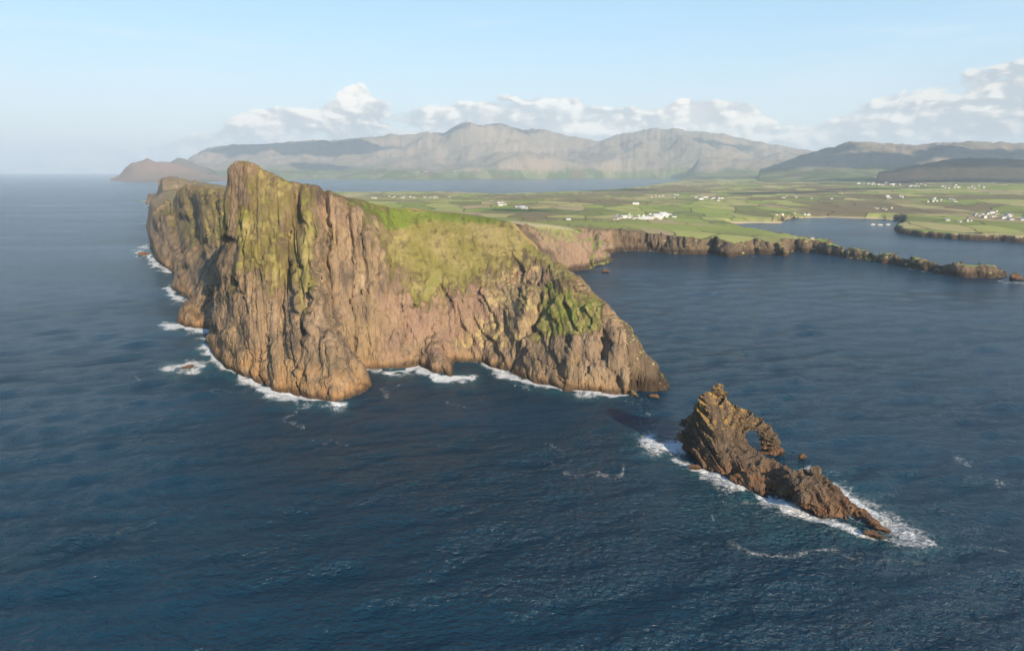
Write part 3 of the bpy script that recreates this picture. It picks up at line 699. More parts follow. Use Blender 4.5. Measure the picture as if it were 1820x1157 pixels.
# ------------------------------------------------------------------ the sea
m_sea, n = material('sea_water')
pos = n.node('ShaderNodeNewGeometry').outputs['Position']
flat = n.vm('MULTIPLY', pos, (1, 1, 0))
wv = n.node('ShaderNodeMapping', {'Vector': flat, 'Rotation': (0, 0, 0.5), 'Scale': (0.62, 1.0, 1)}).outputs[0]
w1 = n.noise(wv, 0.16, 5, 0.62, 0.4); w2 = n.noise(wv, 0.55, 4, 0.6, 0.3); w3 = n.noise(wv, 0.035, 3, 0.5)
cat = n.noise(n.vm('MULTIPLY', flat, (0.35, 1.0, 1)), 0.006, 4, 0.6)
wh = n.m('ADD', n.m('MULTIPLY', w1, 2.1), n.m('ADD', n.m('MULTIPLY', w2, 2.6), n.m('MULTIPLY', w3, 0.35)))
calm = n.step(cat, 0.36, 0.60, 0.45, 1.0)
foam = n.attr('foam'); aer = n.attr('aerated')
f1 = n.noise(flat, 0.34, 7, 0.74, 1.2); f2 = n.noise(flat, 1.3, 6, 0.72, 1.5)
fn = n.m('ADD', n.m('MULTIPLY', f1, 0.55), n.m('MULTIPLY', f2, 0.45))
fmask = n.step(n.m('ADD', foam, n.m('MULTIPLY', n.m('SUBTRACT', fn, 0.5), 4.4)), 0.42, 1.0)
caps = n.m('MULTIPLY', n.step(n.noise(n.vm('MULTIPLY', flat, (0.5, 1.6, 1)), 0.14, 5, 0.7), 0.755, 0.80), 0.5)
fmask = n.m('MAXIMUM', n.m('MULTIPLY', fmask, n.step(foam, 0.02, 0.12)), caps)
deep = n.mix(n.noise(flat, 0.01, 3), (0.0036, 0.0270, 0.050), (0.0058, 0.038, 0.068))
wcol = n.mix(n.m('MULTIPLY', aer, n.step(f1, 0.32, 0.62)), deep, (0.035, 0.135, 0.145))
wcol = n.mix(n.m('MULTIPLY', fmask, 0.87), wcol, (0.80, 0.82, 0.82))
bmp = n.node('ShaderNodeBump', {'Strength': n.m('MULTIPLY', calm, 1.0), 'Distance': 1.5, 'Height': n.m('ADD', wh, n.m('MULTIPLY', fmask, 0.4))})
bs = n.node('ShaderNodeBsdfPrincipled', {'Base Color': wcol, 'Roughness': n.m('ADD', n.m('MULTIPLY', fmask, 0.6), 0.19), 'Normal': bmp.outputs[0], 'IOR': 1.33, 'Specular IOR Level': 0.36})
n.node('ShaderNodeOutputMaterial', {'Surface': bs.outputs[0]})

th = np.concatenate([np.linspace(-math.pi, -0.75, 24, endpoint=False), np.arange(-0.75, 0.75, 0.0019), np.linspace(0.75, math.pi, 25)])
rows = np.arange(1230, 305.5, -1.9)
rs_ = [H / math.tan(PITCH + math.atan((v - 578.5) / F)) for v in rows]
rs_ = [r for r in rs_ if r < 38000]
rr = np.array([0.01, 30, 60, 90, 110, 125, 137] + [r for r in rs_ if r > 138] + [39500, 41000])
TH, R = np.meshgrid(th, rr); X = R * np.sin(TH); Y = R * np.cos(TH)
dr = np.gradient(rr)[:, None] + 0 * X
dt = R * 0.0019
gs = np.maximum(dr, dt)
Zw = np.zeros(X.shape)
m = (R < 1600) & (R > 100) & (np.abs(TH) < 0.78)
xm, ym, gm = X[m], Y[m], gs[m]
acc = np.zeros(xm.shape); rsn = np.random.RandomState(5)
wx_ = xm + 3 * pn2(xm / 31, ym / 31); wy_ = ym + 3 * pn2(xm / 31 + 8, ym / 31)
for i in range(46):
    lam = 2.6 * (1.085 ** i) if i < 34 else 22 * (1.06 ** (i - 34))
    ang = 2.05 + rsn.randn() * (0.9 if lam < 12 else 0.5)
    kk = 2 * math.pi / lam
    a = 0.0125 * lam ** 0.66 * rsn.uniform(0.6, 1.3)
    fade = sstep(gm, lam / 2.6, lam / 4.5)
    acc += a * fade * np.sin(kk * (wx_ * math.cos(ang) + wy_ * math.sin(ang)) + rsn.uniform(0, 6.28))
mod = 0.85 + 0.35 * fbm2(xm / 45, ym / 45, 2)
Zw[m] = acc * mod * sstep(R[m], 1600, 900)
# foam strokes on the sea: photo points, width px at the sea, strength
strokes = [
 ([(365, 612), (372, 625), (395, 648), (425, 665)], 9, 1.0), ([(425, 668), (470, 688), (520, 702), (580, 714), (600, 720)], 9, 1.0), ([(440, 676), (480, 700), (530, 712)], 8, .8),
 ([(520, 738), (505, 745), (540, 755)], 5, .45), ([(300, 655), (330, 650), (362, 652)], 8, .95), ([(295, 578), (335, 583), (370, 586)], 6, .9), ([(300, 512), (310, 530), (330, 536)], 6, .8),
 ([(245, 450), (262, 452), (275, 470), (300, 482)], 5, .9), ([(312, 540), (330, 545)], 4, .6), ([(250, 440), (262, 438)], 4, .7), ([(205, 356), (222, 356)], 3, .5), ([(262, 365), (276, 368)], 2.5, .8),
 ([(645, 655), (690, 655), (700, 652)], 4, .8), ([(695, 662), (720, 658), (745, 648)], 8, 1.0), ([(750, 660), (780, 672), (805, 674), (835, 673)], 7, 1.0), ([(805, 640), (835, 641), (860, 644)], 4, .75),
 ([(862, 648), (890, 658), (905, 668)], 6, .9), ([(895, 668), (940, 680), (985, 690), (1040, 698), (1075, 700), (1110, 703)], 6, 1.0), ([(915, 686), (940, 690)], 5, .5),
 ([(1120, 715), (1160, 740), (1165, 790)], 10, .30), ([(1150, 782), (1175, 795), (1210, 795)], 14, .95), ([(1205, 815), (1235, 832), (1280, 850), (1320, 868)], 9, 1.0), ([(1245, 845), (1300, 868)], 9, .7),
 ([(1345, 880), (1385, 892), (1410, 905)], 14, 1.0), ([(1405, 905), (1450, 925), (1520, 945), (1560, 958)], 8, .95), ([(1480, 870), (1510, 888), (1545, 910)], 13, .95), ([(1540, 905), (1570, 930), (1620, 955)], 16, .75),
 ([(1570, 955), (1610, 965), (1650, 968)], 12, .7), ([(1375, 832), (1400, 838), (1440, 832)], 4, .7), ([(1378, 800), (1395, 803)], 4, .6),
 ([(1010, 840), (1040, 843), (1080, 846), (1105, 843), (1110, 830)], 5, .55), ([(1300, 972), (1345, 984), (1400, 988), (1450, 978), (1485, 976)], 5, .58), ([(1500, 985), (1560, 996), (1640, 1000)], 5, .42),
 ([(1255, 900), (1270, 925)], 9, .42), ([(1290, 890), (1330, 905), (1380, 925)], 16, .26), ([(1700, 815), (1720, 825)], 5, .55), ([(1765, 852), (1790, 862)], 6, .55), ([(1665, 908), (1690, 914)], 4, .4), ([(1760, 970), (1790, 976)], 4, .4),
 ([(1790, 925), (1820, 922)], 4, .35), ([(680, 690), (690, 705), (680, 715)], 3, .5), ([(790, 715), (830, 725)], 4, .3), ([(860, 700), (870, 730)], 4, .25), ([(560, 785), (620, 790)], 6, .28), ([(870, 930), (880, 940)], 4, .3),
 ([(975, 790), (1000, 800)], 5, .35), ([(970, 820), (985, 835)], 4, .35), ([(240, 665), (250, 680)], 4, .35), ([(380, 690), (430, 700)], 6, .3), ([(1060, 480), (1078, 476)], 2.5, .4), ([(1610, 475), (1650, 482)], 2.5, .5),
 ([(1780, 500), (1818, 503)], 3, .6), ([(1300, 458), (1330, 456), (1400, 457)], 1.6, .35), ([(680, 700), (700, 690), (715, 685)], 3, .35), ([(1100, 690), (1130, 712), (1150, 714)], 4, .35), ([(1560, 880), (1590, 870), (1600, 865)], 5, .3),
]
foam = np.zeros(X.shape); aer = np.zeros(X.shape)
vis = (R < 3500) & (np.abs(TH) < 0.78) & (R > 100)
pxs, pys = project(X[vis], Y[vis], 0 * X[vis])
fo = np.zeros(pxs.shape); ae = np.zeros(pxs.shape)
wpx = pxs + 7 * fbm2(X[vis] / 14, Y[vis] / 14, 3); wpy = pys + 4 * fbm2(X[vis] / 14 + 7, Y[vis] / 14, 3)
fnoise = fbm2(X[vis] / 17 + 3, Y[vis] / 17, 3)
for P, wd, a in strokes:
    x0 = min(p[0] for p in P) - 90; x1 = max(p[0] for p in P) + 90; y0 = min(p[1] for p in P) - 60; y1 = max(p[1] for p in P) + 60
    mm = (pxs > x0) & (pxs < x1) & (pys > y0) & (pys < y1)
    d, _, _ = line_dist(wpx[mm], wpy[mm] * 1.4, [(p[0], p[1] * 1.4) for p in P])
    vw = 1.45 * np.clip(0.95 + 0.95 * fnoise[mm], 0.25, 2.2)
    fo[mm] = np.maximum(fo[mm], (a * 1.12 if a > 0.6 else a * 0.86) * 1.05 * np.exp(-(d / (wd * vw)) ** 2))
    if a > 0.6: ae[mm] = np.maximum(ae[mm], 0.75 * a * np.exp(-(d / (wd * 2.6)) ** 2))
d, _, _ = line_dist(pxs, pys * 1.4, [(1250, 900 * 1.4), (1330, 915 * 1.4), (1420, 940 * 1.4)])
ae = np.maximum(ae, 0.38 * np.exp(-(d / 60) ** 2))
foam[vis] = fo; aer[vis] = ae
idx = np.arange(X.size).reshape(X.shape)
Fw = np.stack([idx[:-1, :-1], idx[:-1, 1:], idx[1:, 1:], idx[1:, :-1]], -1).reshape(-1, 4)
o = grid_mesh('sea', np.stack([X, Y, Zw], -1).reshape(-1, 3), Fw, m_sea, dict(foam=foam.ravel(), aerated=aer.ravel()))
tag(o, 'dark blue open sea with wind ripples and white foam along the rocks', 'sea', kind='structure')

# ------------------------------------------------------------------ sea stacks
m_stack, n = material('stack_rock')
pos = n.node('ShaderNodeNewGeometry').outputs['Position']
rc, rh = rock_shader(n, pos, 2.4, 9.0)
nrm = n.node('ShaderNodeSeparateXYZ', {0: n.node('ShaderNodeNewGeometry').outputs['Normal']})
Zp = n.node('ShaderNodeSeparateXYZ', {0: pos}).outputs[2]
ln = n.noise(pos, 0.5, 6, 0.65)
rc = n.mix(0.72, rc, (0.085, 0.060, 0.044))
sun_ochre = n.m('MULTIPLY', n.step(Zp, 10, 26), n.step(n.m('ADD', n.m('ADD', nrm.outputs[2], n.m('MULTIPLY', nrm.outputs[0], 0.5)), n.m('MULTIPLY', n.m('SUBTRACT', ln, 0.5), 1.6)), 0.35, 0.75))
rc = n.mix(n.m('MULTIPLY', sun_ochre, 0.85), rc, (0.360, 0.225, 0.060))  # yellow sunlight painted into the high faces that look up and right
low = n.m('MULTIPLY', n.step(Zp, 9, 3), n.step(ln, 0.35, 0.6))
rc = n.mix(n.m('MULTIPLY', low, 0.7), rc, (0.200, 0.092, 0.038))
wet = n.step(n.m('ADD', Zp, n.m('MULTIPLY', ln, 2.0)), 2.4, 0.9)
rc = n.mix(n.m('MULTIPLY', wet, 0.8), rc, (0.028, 0.020, 0.016))
bmp = n.node('ShaderNodeBump', {'Strength': 1.0, 'Distance': 0.9, 'Height': rh})
bs = n.node('ShaderNodeBsdfPrincipled', {'Base Color': rc, 'Roughness': 0.85, 'Normal': bmp.outputs[0], 'Specular IOR Level': 0.25})
n.node('ShaderNodeOutputMaterial', {'Surface': bs.outputs[0]})

def rock_body(name, hulls, voxel, amp, seed=0.0, parent=None, bedn=(-0.15, -0.55, 0.80), bedw=3.4):
    """fuse convex pieces into one solid by voxel remeshing, then weather it"""
    bm = bmesh.new()
    for H_ in hulls:
        vs = [bm.verts.new(p) for p in H_]
        r = bmesh.ops.convex_hull(bm, input=vs)
        bmesh.ops.delete(bm, geom=list({g for g in r['geom_interior'] + r['geom_unused'] if isinstance(g, bmesh.types.BMVert) and g.is_valid}), context='VERTS')
    me = bpy.data.meshes.new(name); bm.to_mesh(me); bm.free()
    o = bpy.data.objects.new(name, me); COL.objects.link(o)
    md = o.modifiers.new('fuse', 'REMESH'); md.mode = 'VOXEL'; md.voxel_size = voxel
    ev = o.evaluated_get(bpy.context.evaluated_depsgraph_get())
    me2 = bpy.data.meshes.new_from_object(ev); o.modifiers.clear(); o.data = me2; bpy.data.meshes.remove(me); me2.name = name
    nv = len(me2.vertices); co = np.empty(nv * 3, np.float32); me2.vertices.foreach_get('co', co); co = co.reshape(-1, 3).astype(float)
    # soften the hull edges, then displace along the normal
    ed = np.empty(len(me2.edges) * 2, np.int32); me2.edges.foreach_get('vertices', ed); ed = ed.reshape(-1, 2)
    for _ in range(1):
        acc = np.zeros_like(co); cnt = np.zeros(nv)
        np.add.at(acc, ed[:, 0], co[ed[:, 1]]); np.add.at(acc, ed[:, 1], co[ed[:, 0]])
        np.add.at(cnt, ed[:, 0], 1); np.add.at(cnt, ed[:, 1], 1)
        co = 0.45 * co + 0.55 * acc / np.maximum(cnt, 1)[:, None]
    me2.vertices.foreach_set('co', co.astype(np.float32).ravel()); me2.update()
    nn = np.empty(nv * 3, np.float32); me2.vertices.foreach_get('normal', nn); nn = nn.reshape(-1, 3)
    x, y, z = co.T + seed
    bn = np.array(bedn) / np.linalg.norm(bedn)
    bd = co @ bn
    bdw = bd + 0.7 * fbm3(x / 6, y / 6, z / 6, 2)
    lay = np.abs(((bdw / bedw) % 1.0) - 0.5) * 2 - 0.5
    lay2 = 1 - 2 * np.abs(pn3(bdw / 1.1, x / 7, z / 7))
    saw = (bdw / bedw) % 1.0 - 0.5
    saw2 = (bdw / (bedw * 0.37) + 0.4 * pn3(x / 9, y / 9, z / 9)) % 1.0 - 0.5
    k = amp * (0.75 * fbm3(x / 6.0, y / 6.0, z / 6.0, 5, 0.6) + 1.9 * saw + 0.75 * saw2 + 0.3 * lay2 + 0.9 * (1 - 2 * np.abs(pn3(x / 4.2, y / 4.2, z / 6.0))))
    co = co + nn * k[:, None]
    me2.vertices.foreach_set('co', co.astype(np.float32).ravel())
    me2.polygons.foreach_set('use_smooth', np.zeros(len(me2.polygons), bool))
    me2.materials.clear(); me2.materials.append(m_stack); me2.update()
    if parent: o.parent = parent
    return o
def HP(*pts):
    return [PZ(px_, py_, z_) for px_, py_, z_ in pts]
stack = rock_body('sea_stack', [
    # great slab with the peak
    HP((1216, 806, -3), (1250, 838, -3), (1300, 866, -3), (1224, 780, 3), (1226, 758, 12), (1229, 742, 18), (1240, 718, 25), (1250, 702, 30), (1262, 698, 31), (1300, 722, 26), (1316, 742, 20), (1322, 790, 4), (1300, 800, 8), (1290, 770, -3)),
    HP((1258, 704, 29), (1270, 689, 33.5), (1276, 683, 35), (1283, 692, 32), (1300, 722, 25), (1275, 745, 18), (1250, 720, 24)),
    # left overhanging teeth
    HP((1207, 750, 13), (1212, 745, 15), (1240, 742, 16), (1240, 762, 10), (1209, 757, 11)), HP((1208, 774, 7), (1215, 766, 9), (1242, 766, 9), (1240, 795, 0), (1212, 782, 5)),
    # long low ramp toward the camera right
    HP((1290, 866, -3), (1345, 886, -3), (1395, 886, -3), (1414, 876, -3), (1305, 785, 10), (1290, 775, 13), (1345, 812, 6.5), (1400, 838, 5), (1250, 838, -3), (1408, 846, 2)),
    HP((1290, 862, -3), (1335, 884, -3), (1398, 905, -3), (1420, 895, -3), (1345, 845, 5), (1400, 860, 4), (1300, 840, 4), (1412, 872, 1)),
    HP((1230, 800, 5), (1260, 780, 12), (1310, 800, 10), (1350, 835, 6), (1330, 866, -2), (1260, 838, 0)),
    # arch: shoulder and outer leg
    HP((1296, 720, 26), (1322, 738, 20), (1340, 741, 20), (1354, 750, 18), (1346, 764, 15), (1319, 772, 12), (1300, 768, 14)),
    HP((1330, 740, 20), (1352, 746, 19), (1368, 762, 14.5), (1378, 782, 9), (1364, 780, 9), (1346, 763, 15)),
    HP((1351, 752, 17), (1368, 760, 15), (1381, 782, 9.5), (1389, 808, -1), (1384, 816, -3), (1362, 816, -3), (1356, 790, 5), (1352, 770, 12)),
], 0.42, 1.0)
tag(stack, 'tall pointed sea stack with a small arch and sunlit ochre tint on its peak', 'sea stack')
st2 = rock_body('sea_stack', [
    HP((1400, 880, -3), (1440, 915, -3), (1500, 935, -3), (1540, 942, -3), (1398, 845, 9), (1420, 840, 10), (1452, 845, 10), (1462, 852, 9), (1500, 890, 2), (1480, 868, -3), (1430, 890, 6)),
    HP((1480, 880, 2), (1520, 908, 2), (1560, 930, -2), (1540, 948, -3), (1490, 930, -3), (1470, 880, 2)),
    HP((1441, 848, 8), (1448, 831, 14), (1452, 834, 13), (1456, 850, 8), (1446, 856, 7)),
], 0.38, 1.0, 21.0)
tag(st2, 'low dark rock ridge with one small pinnacle, just beyond the arched stack', 'sea stack')
rocks = [
    ([(1520, 905, 2.5), (1535, 905, 2.2), (1552, 922, 1.0), (1540, 925, -2), (1512, 905, -2)], 'thin jagged reef rock breaking the foam beside the low ridge'),
    ([(1540, 920, 2.4), (1560, 926, 1.6), (1572, 940, .6), (1555, 945, -2), (1535, 930, -2)], 'brown reef rock second from the end of the foamy tail'),
    ([(1555, 935, 2.0), (1572, 938, 1.5), (1584, 945, .4), (1575, 950, -2), (1552, 944, -2)], 'brown reef rock at the outermost end of the foamy tail'),
    ([(1535, 945, 1.8), (1558, 950, 1.2), (1580, 958, .2), (1560, 960, -2), (1532, 952, -2)], 'flat wet reef rock on the near side of the foamy tail'),
    ([(1421, 811, 1.8), (1428, 807, 2.4), (1433, 812, .8), (1429, 817, -1), (1421, 816, -1)], 'small lone black rock in open water beyond the arch'),
    ([(323, 653, 1.5), (333, 648, 3.0), (341, 652, 1.0), (334, 658, -2), (325, 657, -2)], 'small brown rock ringed by foam off the left foot of the cliffs'),
    ([(1225, 828, 1.5), (1238, 826, 2.4), (1246, 832, 1.0), (1236, 838, -2), (1226, 834, -2)], 'low wet rock in the foam at the foot of the arched stack'),
    ([(1383, 800, 2), (1390, 797, 2), (1394, 805, 0.6), (1388, 808, -2), (1380, 806, -2)], 'small rock touching the outer leg of the arch'),
    ([(246, 450, 3), (252, 448, 4), (259, 452, 2), (254, 457, -2), (246, 455, -2)], 'dark rock in surf below the receding left cliffs'),
    ([(1070, 482, 1.5), (1076, 480, 2), (1082, 483, 1), (1077, 486, -2), (1071, 485, -2)], 'tiny dark rock off the pale bay cliffs'),
    ([(1155, 703, 1.5), (1166, 701, 2), (1172, 708, .6), (1164, 711, -2), (1150, 707, -2)], 'black rock spike at the tip of the headland'),
    ([(1796, 490, 6), (1806, 484, 10), (1816, 492, 4), (1822, 500, -2), (1798, 500, -3)], 'dark islet off the end of the grassy spit'),
    ([(1325, 553, 2), (1335, 553, 2), (1330, 556, -1)], None),
]
for i, (pts, lb) in enumerate(rocks):
    if lb is None: continue
    d_ = PZ(pts[0][0], pts[0][1])[1]
    base = HP(*pts)
    cx = sum(p[0] for p in base) / len(base); cy = sum(p[1] for p in base) / len(base)
    back = [(p[0] * 0.5 + cx * 0.5 + 0.004 * d_ , p[1] + 0.010 * d_, min(p[2], 1.0)) for p in base]
    o = rock_body('sea_rock', [base + back], 0.3 * max(1, d_ / 350), 0.30 * max(1, d_ / 400), 31.0 + 5 * i)
    tag(o, lb, 'rock')

# ------------------------------------------------------------------ houses, boats
def plain_mat(name, c, rough=0.8, vary=0.15):
    m_, n = material(name)
    g = n.node('ShaderNodeTexCoord').outputs['Object']
    cc = n.mix(n.m('MULTIPLY', n.noise(g, 1.5, 5, 0.6), vary * 2), c, tuple(v * 0.7 for v in c))
    b_ = n.node('ShaderNodeBsdfPrincipled', {'Base Color': cc, 'Roughness': rough})
    n.node('ShaderNodeOutputMaterial', {'Surface': b_.outputs[0]}); return m_
M_white = plain_mat('white_render', (0.62, 0.61, 0.58)); M_cream = plain_mat('cream_render', (0.62, 0.54, 0.42)); M_slate = plain_mat('slate', (0.13, 0.135, 0.15)); M_dark = plain_mat('window_glass', (0.04, 0.05, 0.06), 0.2)
M_grey = plain_mat('pale_roof', (0.55, 0.56, 0.58))
def house_mesh(L, Wd, hw, hr, wall, roof, name):
    bm = bmesh.new()
    def box(x0, x1, y0, y1, z0, z1, mi):
        v = [bm.verts.new((x, y, z)) for z in (z0, z1) for x, y in ((x0, y0), (x1, y0), (x1, y1), (x0, y1))]
        for f in ((0, 1, 5, 4), (1, 2, 6, 5), (2, 3, 7, 6), (3, 0, 4, 7), (4, 5, 6, 7), (3, 2, 1, 0)):
            bm.faces.new([v[k] for k in f]).material_index = mi
    box(-L / 2, L / 2, -Wd / 2, Wd / 2, -4, hw, 0)
    o_ = 0.4
    a = [bm.verts.new(p) for p in ((-L / 2 - o_, -Wd / 2 - o_, hw - .1), (L / 2 + o_, -Wd / 2 - o_, hw - .1), (L / 2 + o_, Wd / 2 + o_, hw - .1), (-L / 2 - o_, Wd / 2 + o_, hw - .1), (-L / 2 - o_, 0, hw + hr), (L / 2 + o_, 0, hw + hr))]
    for f in ((0, 1, 5, 4), (2, 3, 4, 5)): bm.faces.new([a[k] for k in f]).material_index = 1
    for f in ((3, 0, 4), (1, 2, 5)): bm.faces.new([a[k] for k in f]).material_index = 0
    for sx in (-1, 1): box(sx * L * 0.42 - .5, sx * L * 0.42 + .5, -.4, .4, hw + hr - .6, hw + hr + 1.1, 0)
    for k in range(4):
        cx = -L * 0.36 + k * L * 0.24
        for sy in (-1, 1): box(cx - .7, cx + .7, sy * Wd / 2 - .06, sy * Wd / 2 + .06, 1.0, 2.3, 2)
    me = bpy.data.meshes.new(name); bm.to_mesh(me); bm.free()
    for m_ in (wall, roof, M_dark): me.materials.append(m_)
    return me
hm = [house_mesh(14, 8, 3.2, 2.8, M_white, M_slate, 'house'), house_mesh(18, 9, 5.4, 3.0, M_white, M_slate, 'house'), house_mesh(12, 8, 3.0, 2.6, M_cream, M_slate, 'house'),
      house_mesh(26, 12, 5.0, 3.0, M_white, M_grey, 'house'), house_mesh(13, 4.5, 3.0, 0.8, M_white, M_grey, 'holiday_home')]
def ground_hit(px_, py_):
    """walk along the line of sight until it meets the land"""
    Xr, Yr, Zr = ray(px_, py_)
    t = np.exp(np.linspace(math.log(700), math.log(16000), 900))
    zz, ss_, *_ = height(Xr * t[None, :], Yr * t[None, :])
    below = (H + Zr * t) < np.maximum(zz[0], 0)
    k = int(np.argmax(below)) if below.any() else None
    if k is None or ss_[0][k] < 2: return None
    return Xr * t[k], Yr * t[k], zz[0][k]
villages = [
 # centre px, py, spread x, y, count, mesh choices, label, group, scale
 (1146, 386, 52, 4.5, 34, [4, 3, 4, 0], 'white holiday home in the dense cluster on the field above the bay cliffs', 'holiday homes above the bay cliffs', 1.25),
 (1095, 389, 10, 2.5, 5, [2, 0], 'cream house at the left end of the holiday home cluster', 'cream houses beside the holiday homes', 1.2),
 (1262, 356, 25, 4.5, 12, [0, 1, 3], 'white farmhouse amid the plain between the two bays', 'white farmhouses in the middle of the plain', 1.15),
 (1180, 350, 30, 3, 7, [0, 2], 'white house near the inlet end left of the middle farms', 'houses near the inlet end', 1.2),
 (892, 363, 7, 3, 5, [1, 0], 'white house in the small farm group beyond the grassy shoulder', 'farm group beyond the grassy shoulder', 1.3),
 (925, 370, 10, 2, 3, [0, 3], 'white farm building just right of the small farm group', 'farm buildings right of the small farm group', 1.2),
 (720, 351, 80, 2.6, 16, [0, 0, 2], 'white house strung along the near shore of the inlet', 'houses along the near shore of the inlet', 1.25),
 (1565, 328, 45, 2.5, 20, [3, 1, 0], 'white building in the village below the flat topped hill', 'village buildings below the flat topped hill', 1.5),
 (1625, 331, 24, 3.5, 14, [1, 0], 'white house at the right village end under the heather hill', 'houses at the right end of the village', 1.4),
 (1712, 333, 40, 3, 14, [0, 0, 1], 'white house scattered at the foot of the heather hill', 'houses at the foot of the heather hill', 1.4),
 (1590, 352, 14, 2, 6, [3, 0], 'white farm shed in the fields above the inner bay', 'farm sheds above the inner bay', 1.3),
 (1675, 357, 30, 3, 12, [2, 0, 1], 'pale house in the line of houses over the right fields', 'line of houses over the right fields', 1.2),
 (1570, 372, 16, 2, 5, [0, 2], 'white house above the boats in the inner bay', 'houses above the boats', 1.1),
 (1752, 382, 20, 6, 12, [1, 0, 2], 'large white house in the hamlet on the right shore', 'hamlet houses on the right shore', 1.25),
 (1802, 387, 22, 5, 14, [1, 0], 'white house at the right edge of the shore hamlet', 'hamlet houses at the right edge', 1.25),
 (1700, 393, 28, 3, 6, [0, 0, 2], 'white cottage left of the hamlet above the low right shore', 'cottages left of the shore hamlet', 1.15),
 (1405, 382, 34, 1.6, 9, [2, 0], 'cream house by the sandy beach of the inner bay', 'houses by the sandy beach', 1.15),
 (1450, 352, 60, 8, 8, [0, 2], 'lone white house among the fields north of the inner bay', 'lone houses north of the inner bay', 1.1),
 (1000, 312, 130, 3.0, 26, [0, 3], 'tiny hazy house along the far shore of the inlet', 'hazy houses along the far shore', 1.15),
 (780, 309, 80, 4, 18, [0, 3], 'tiny hazy house on the slopes under the mountain range', 'hazy houses under the mountain range', 1.15),
]
rng = random.Random(3)
ORD = 'first second third fourth fifth sixth seventh eighth ninth tenth eleventh twelfth thirteenth fourteenth'.split()
def drop(mi, px_, py_, sc_, lb, gr, name='house'):
    g = ground_hit(px_, py_)
    if g is None: return
    o = bpy.data.objects.new(name, hm[mi]); COL.objects.link(o)
    o.location = (g[0], g[1], g[2] + 0.2); o.rotation_euler = (0, 0, rng.choice([0.1, 0.3, -0.2, 1.4, 0.6]) + rng.uniform(-.2, .2)); o.scale = (sc_ * (0.62 if px_ < 1200 or py_ > 340 else 0.5),) * 3
    tag(o, lb, 'house', gr)
for cx, cy, sx_, sy_, cnt, mis, lb, gr, sc_ in villages:
    for k, ux in enumerate(sorted(rng.uniform(-1, 1) for _ in range(cnt))):
        drop(rng.choice(mis), cx + ux * sx_, cy + rng.uniform(-1, 1) * sy_, sc_ * rng.uniform(0.85, 1.15), lb if cnt > 14 else ORD[k] + ' from left, ' + lb, gr, 'holiday_home' if 'holiday homes above' in gr else 'house')
drop(0, 1009, 391, 1.3, 'lone white cottage on the green field left of the holiday homes', None)
drop(3, 1130, 364, 1.3, 'long cream farm building alone in the middle fields', None)
drop(2, 1443, 425, 0.8, 'small stone hut on the crest of the grassy spit', None)

def boat(px_, py_, L, lb, rot):
    x, y, _ = PZ(px_, py_)
    e = bpy.data.objects.new('moored_boat', None); COL.objects.link(e); e.location = (x, y, 0); e.rotation_euler = (0, 0, rot); tag(e, lb, 'boat', 'boats moored in the inner bay')
    bm = bmesh.new(); rings = []
    for k in range(7):
        t = k / 6; wd = L * 0.16 * (1 - max(0, t - 0.45) ** 2 * 3.3) ; xx = (t - .5) * L; hh_ = 1.2 + 0.7 * t * t
        wd = max(wd, 0.03)
        rings.append([bm.verts.new((xx, -wd, hh_)), bm.verts.new((xx, -wd * .7, -.4)), bm.verts.new((xx, wd * .7, -.4)), bm.verts.new((xx, wd, hh_))])
    for a, b in zip(rings[:-1], rings[1:]):
        for j in range(3): bm.faces.new((a[j], a[j + 1], b[j + 1], b[j]))
        bm.faces.new((a[3], a[0], b[0], b[3]))
    bm.faces.new(rings[0]); bm.faces.new(list(reversed(rings[-1])))
    me = bpy.data.meshes.new('hull'); bm.to_mesh(me); bm.free(); me.materials.append(M_white)
    h_ = bpy.data.objects.new('hull', me); COL.objects.link(h_); h_.parent = e
    bm = bmesh.new(); bmesh.ops.create_cube(bm, size=1)
    for v in bm.verts: v.co = Vector((v.co.x * L * .3 * (0.85 if v.co.z > 0 else 1) - L * .05, v.co.y * L * .2, v.co.z * 1.8 + 2.1))
    bmesh.ops.bevel(bm, geom=bm.edges[:], offset=.15, segments=2, affect='EDGES')
    me = bpy.data.meshes.new('cabin'); bm.to_mesh(me); bm.free(); me.materials.append(M_white)
    c_ = bpy.data.objects.new('cabin', me); COL.objects.link(c_); c_.parent = e
boat(1551, 400, 14, 'white boat moored furthest left in the inner bay', 0.2)
boat(1564, 400.5, 13, 'white boat moored in the middle of the three in the inner bay', -0.1)
boat(1578, 400, 15, 'white boat moored nearest the right shore of the inner bay', 0.3)

# ------------------------------------------------------------------ air
me = bpy.data.meshes.new('haze'); bm = bmesh.new(); bmesh.ops.create_cube(bm, size=1)
for v in bm.verts: v.co = Vector((v.co.x * 86000, v.co.y * 86000, 1160 if v.co.z > 0 else -12))
bm.to_mesh(me); bm.free()
haze = bpy.data.objects.new('haze', me); COL.objects.link(haze); haze['kind'] = 'stuff'; tag(haze, 'thin pale sea haze filling the air over the bay', 'haze')
m_haze, n = material('haze')
pv = n.node('ShaderNodeVolumePrincipled', {'Color': (0.72, 0.86, 0.98, 1), 'Density': 5.2e-5, 'Anisotropy': 0.0})
n.node('ShaderNodeOutputMaterial', {'Volume': pv.outputs[0]})
me.materials.append(m_haze)

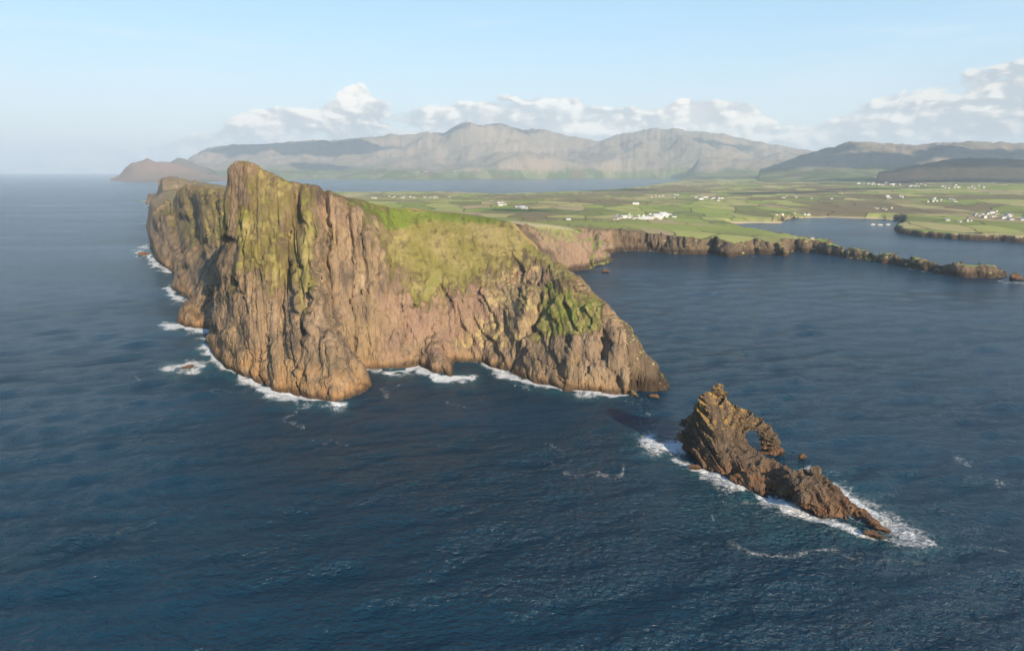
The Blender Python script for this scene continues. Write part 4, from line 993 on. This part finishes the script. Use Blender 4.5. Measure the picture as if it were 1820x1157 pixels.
# ------------------------------------------------------------------ scattered clouds above the frame, whose shade falls on the hills
m_cloud, n = material('cloud')
bs = n.node('ShaderNodeBsdfDiffuse', {'Color': (0.9, 0.9, 0.9, 1)})
n.node('ShaderNodeOutputMaterial', {'Surface': bs.outputs[0]})
bm = bmesh.new()
def cloud_over(px_, py_, dist_, wide, deep_, alt, tz=150.0, rot=0.0):
    """a flattened lumpy cloud whose shade lands at this ground point"""
    tx, ty, _ = PY(px_, py_, dist_)
    t = (alt - tz) / sun_dir[2]
    c = np.array([tx, ty, tz]) + sun_dir * t
    r = bmesh.ops.create_icosphere(bm, subdivisions=5, radius=1.0)
    co = np.array([v.co[:] for v in r['verts']])
    k = 1 + 0.42 * fbm3(co[:, 0] * 1.6 + px_, co[:, 1] * 1.6, co[:, 2] * 1.6, 5, 0.55)
    co = co * k[:, None]
    X_ = co[:, 0] * wide; Y_ = co[:, 1] * deep_
    for v, a, b, z_ in zip(r['verts'], X_, Y_, co[:, 2]):
        v.co = Vector((c[0] + a * math.cos(rot) - b * math.sin(rot), c[1] + a * math.sin(rot) + b * math.cos(rot), c[2] + z_ * (0.30 if z_ > 0 else 0.12) * min(wide, deep_)))
for a in [(470, 275, 14600, 1300, 700, 4200, 550), (620, 270, 14300, 950, 600, 4300, 550), (830, 240, 15300, 700, 450, 4400, 850), (905, 250, 15200, 420, 300, 4400, 800), (1240, 262, 14800, 900, 300, 4300, 500),
          (560, 300, 12500, 500, 350, 4200, 80), (1480, 292, 8200, 800, 420, 4000, 130), (1330, 297, 9300, 600, 300, 4000, 80), (1760, 290, 8300, 900, 400, 3800, 300), (1680, 302, 6000, 650, 420, 3700, 180), (1850, 300, 6000, 500, 300, 3700, 180),
          (925, 384, 1900, 90, 55, 2600, 25), (1370, 341, 3400, 260, 100, 3000, 25), (1560, 343, 3600, 250, 90, 3000, 25), (1080, 342, 4300, 260, 120, 3000, 25), (1720, 312, 5000, 600, 200, 3500, 60)]:
    cloud_over(*a)
me = bpy.data.meshes.new('clouds'); bm.to_mesh(me); bm.free(); me.materials.append(m_cloud)
o = bpy.data.objects.new('clouds', me); COL.objects.link(o)
tag(o, 'scattered white clouds high over the bay that shade the far hills', 'clouds', kind='stuff')
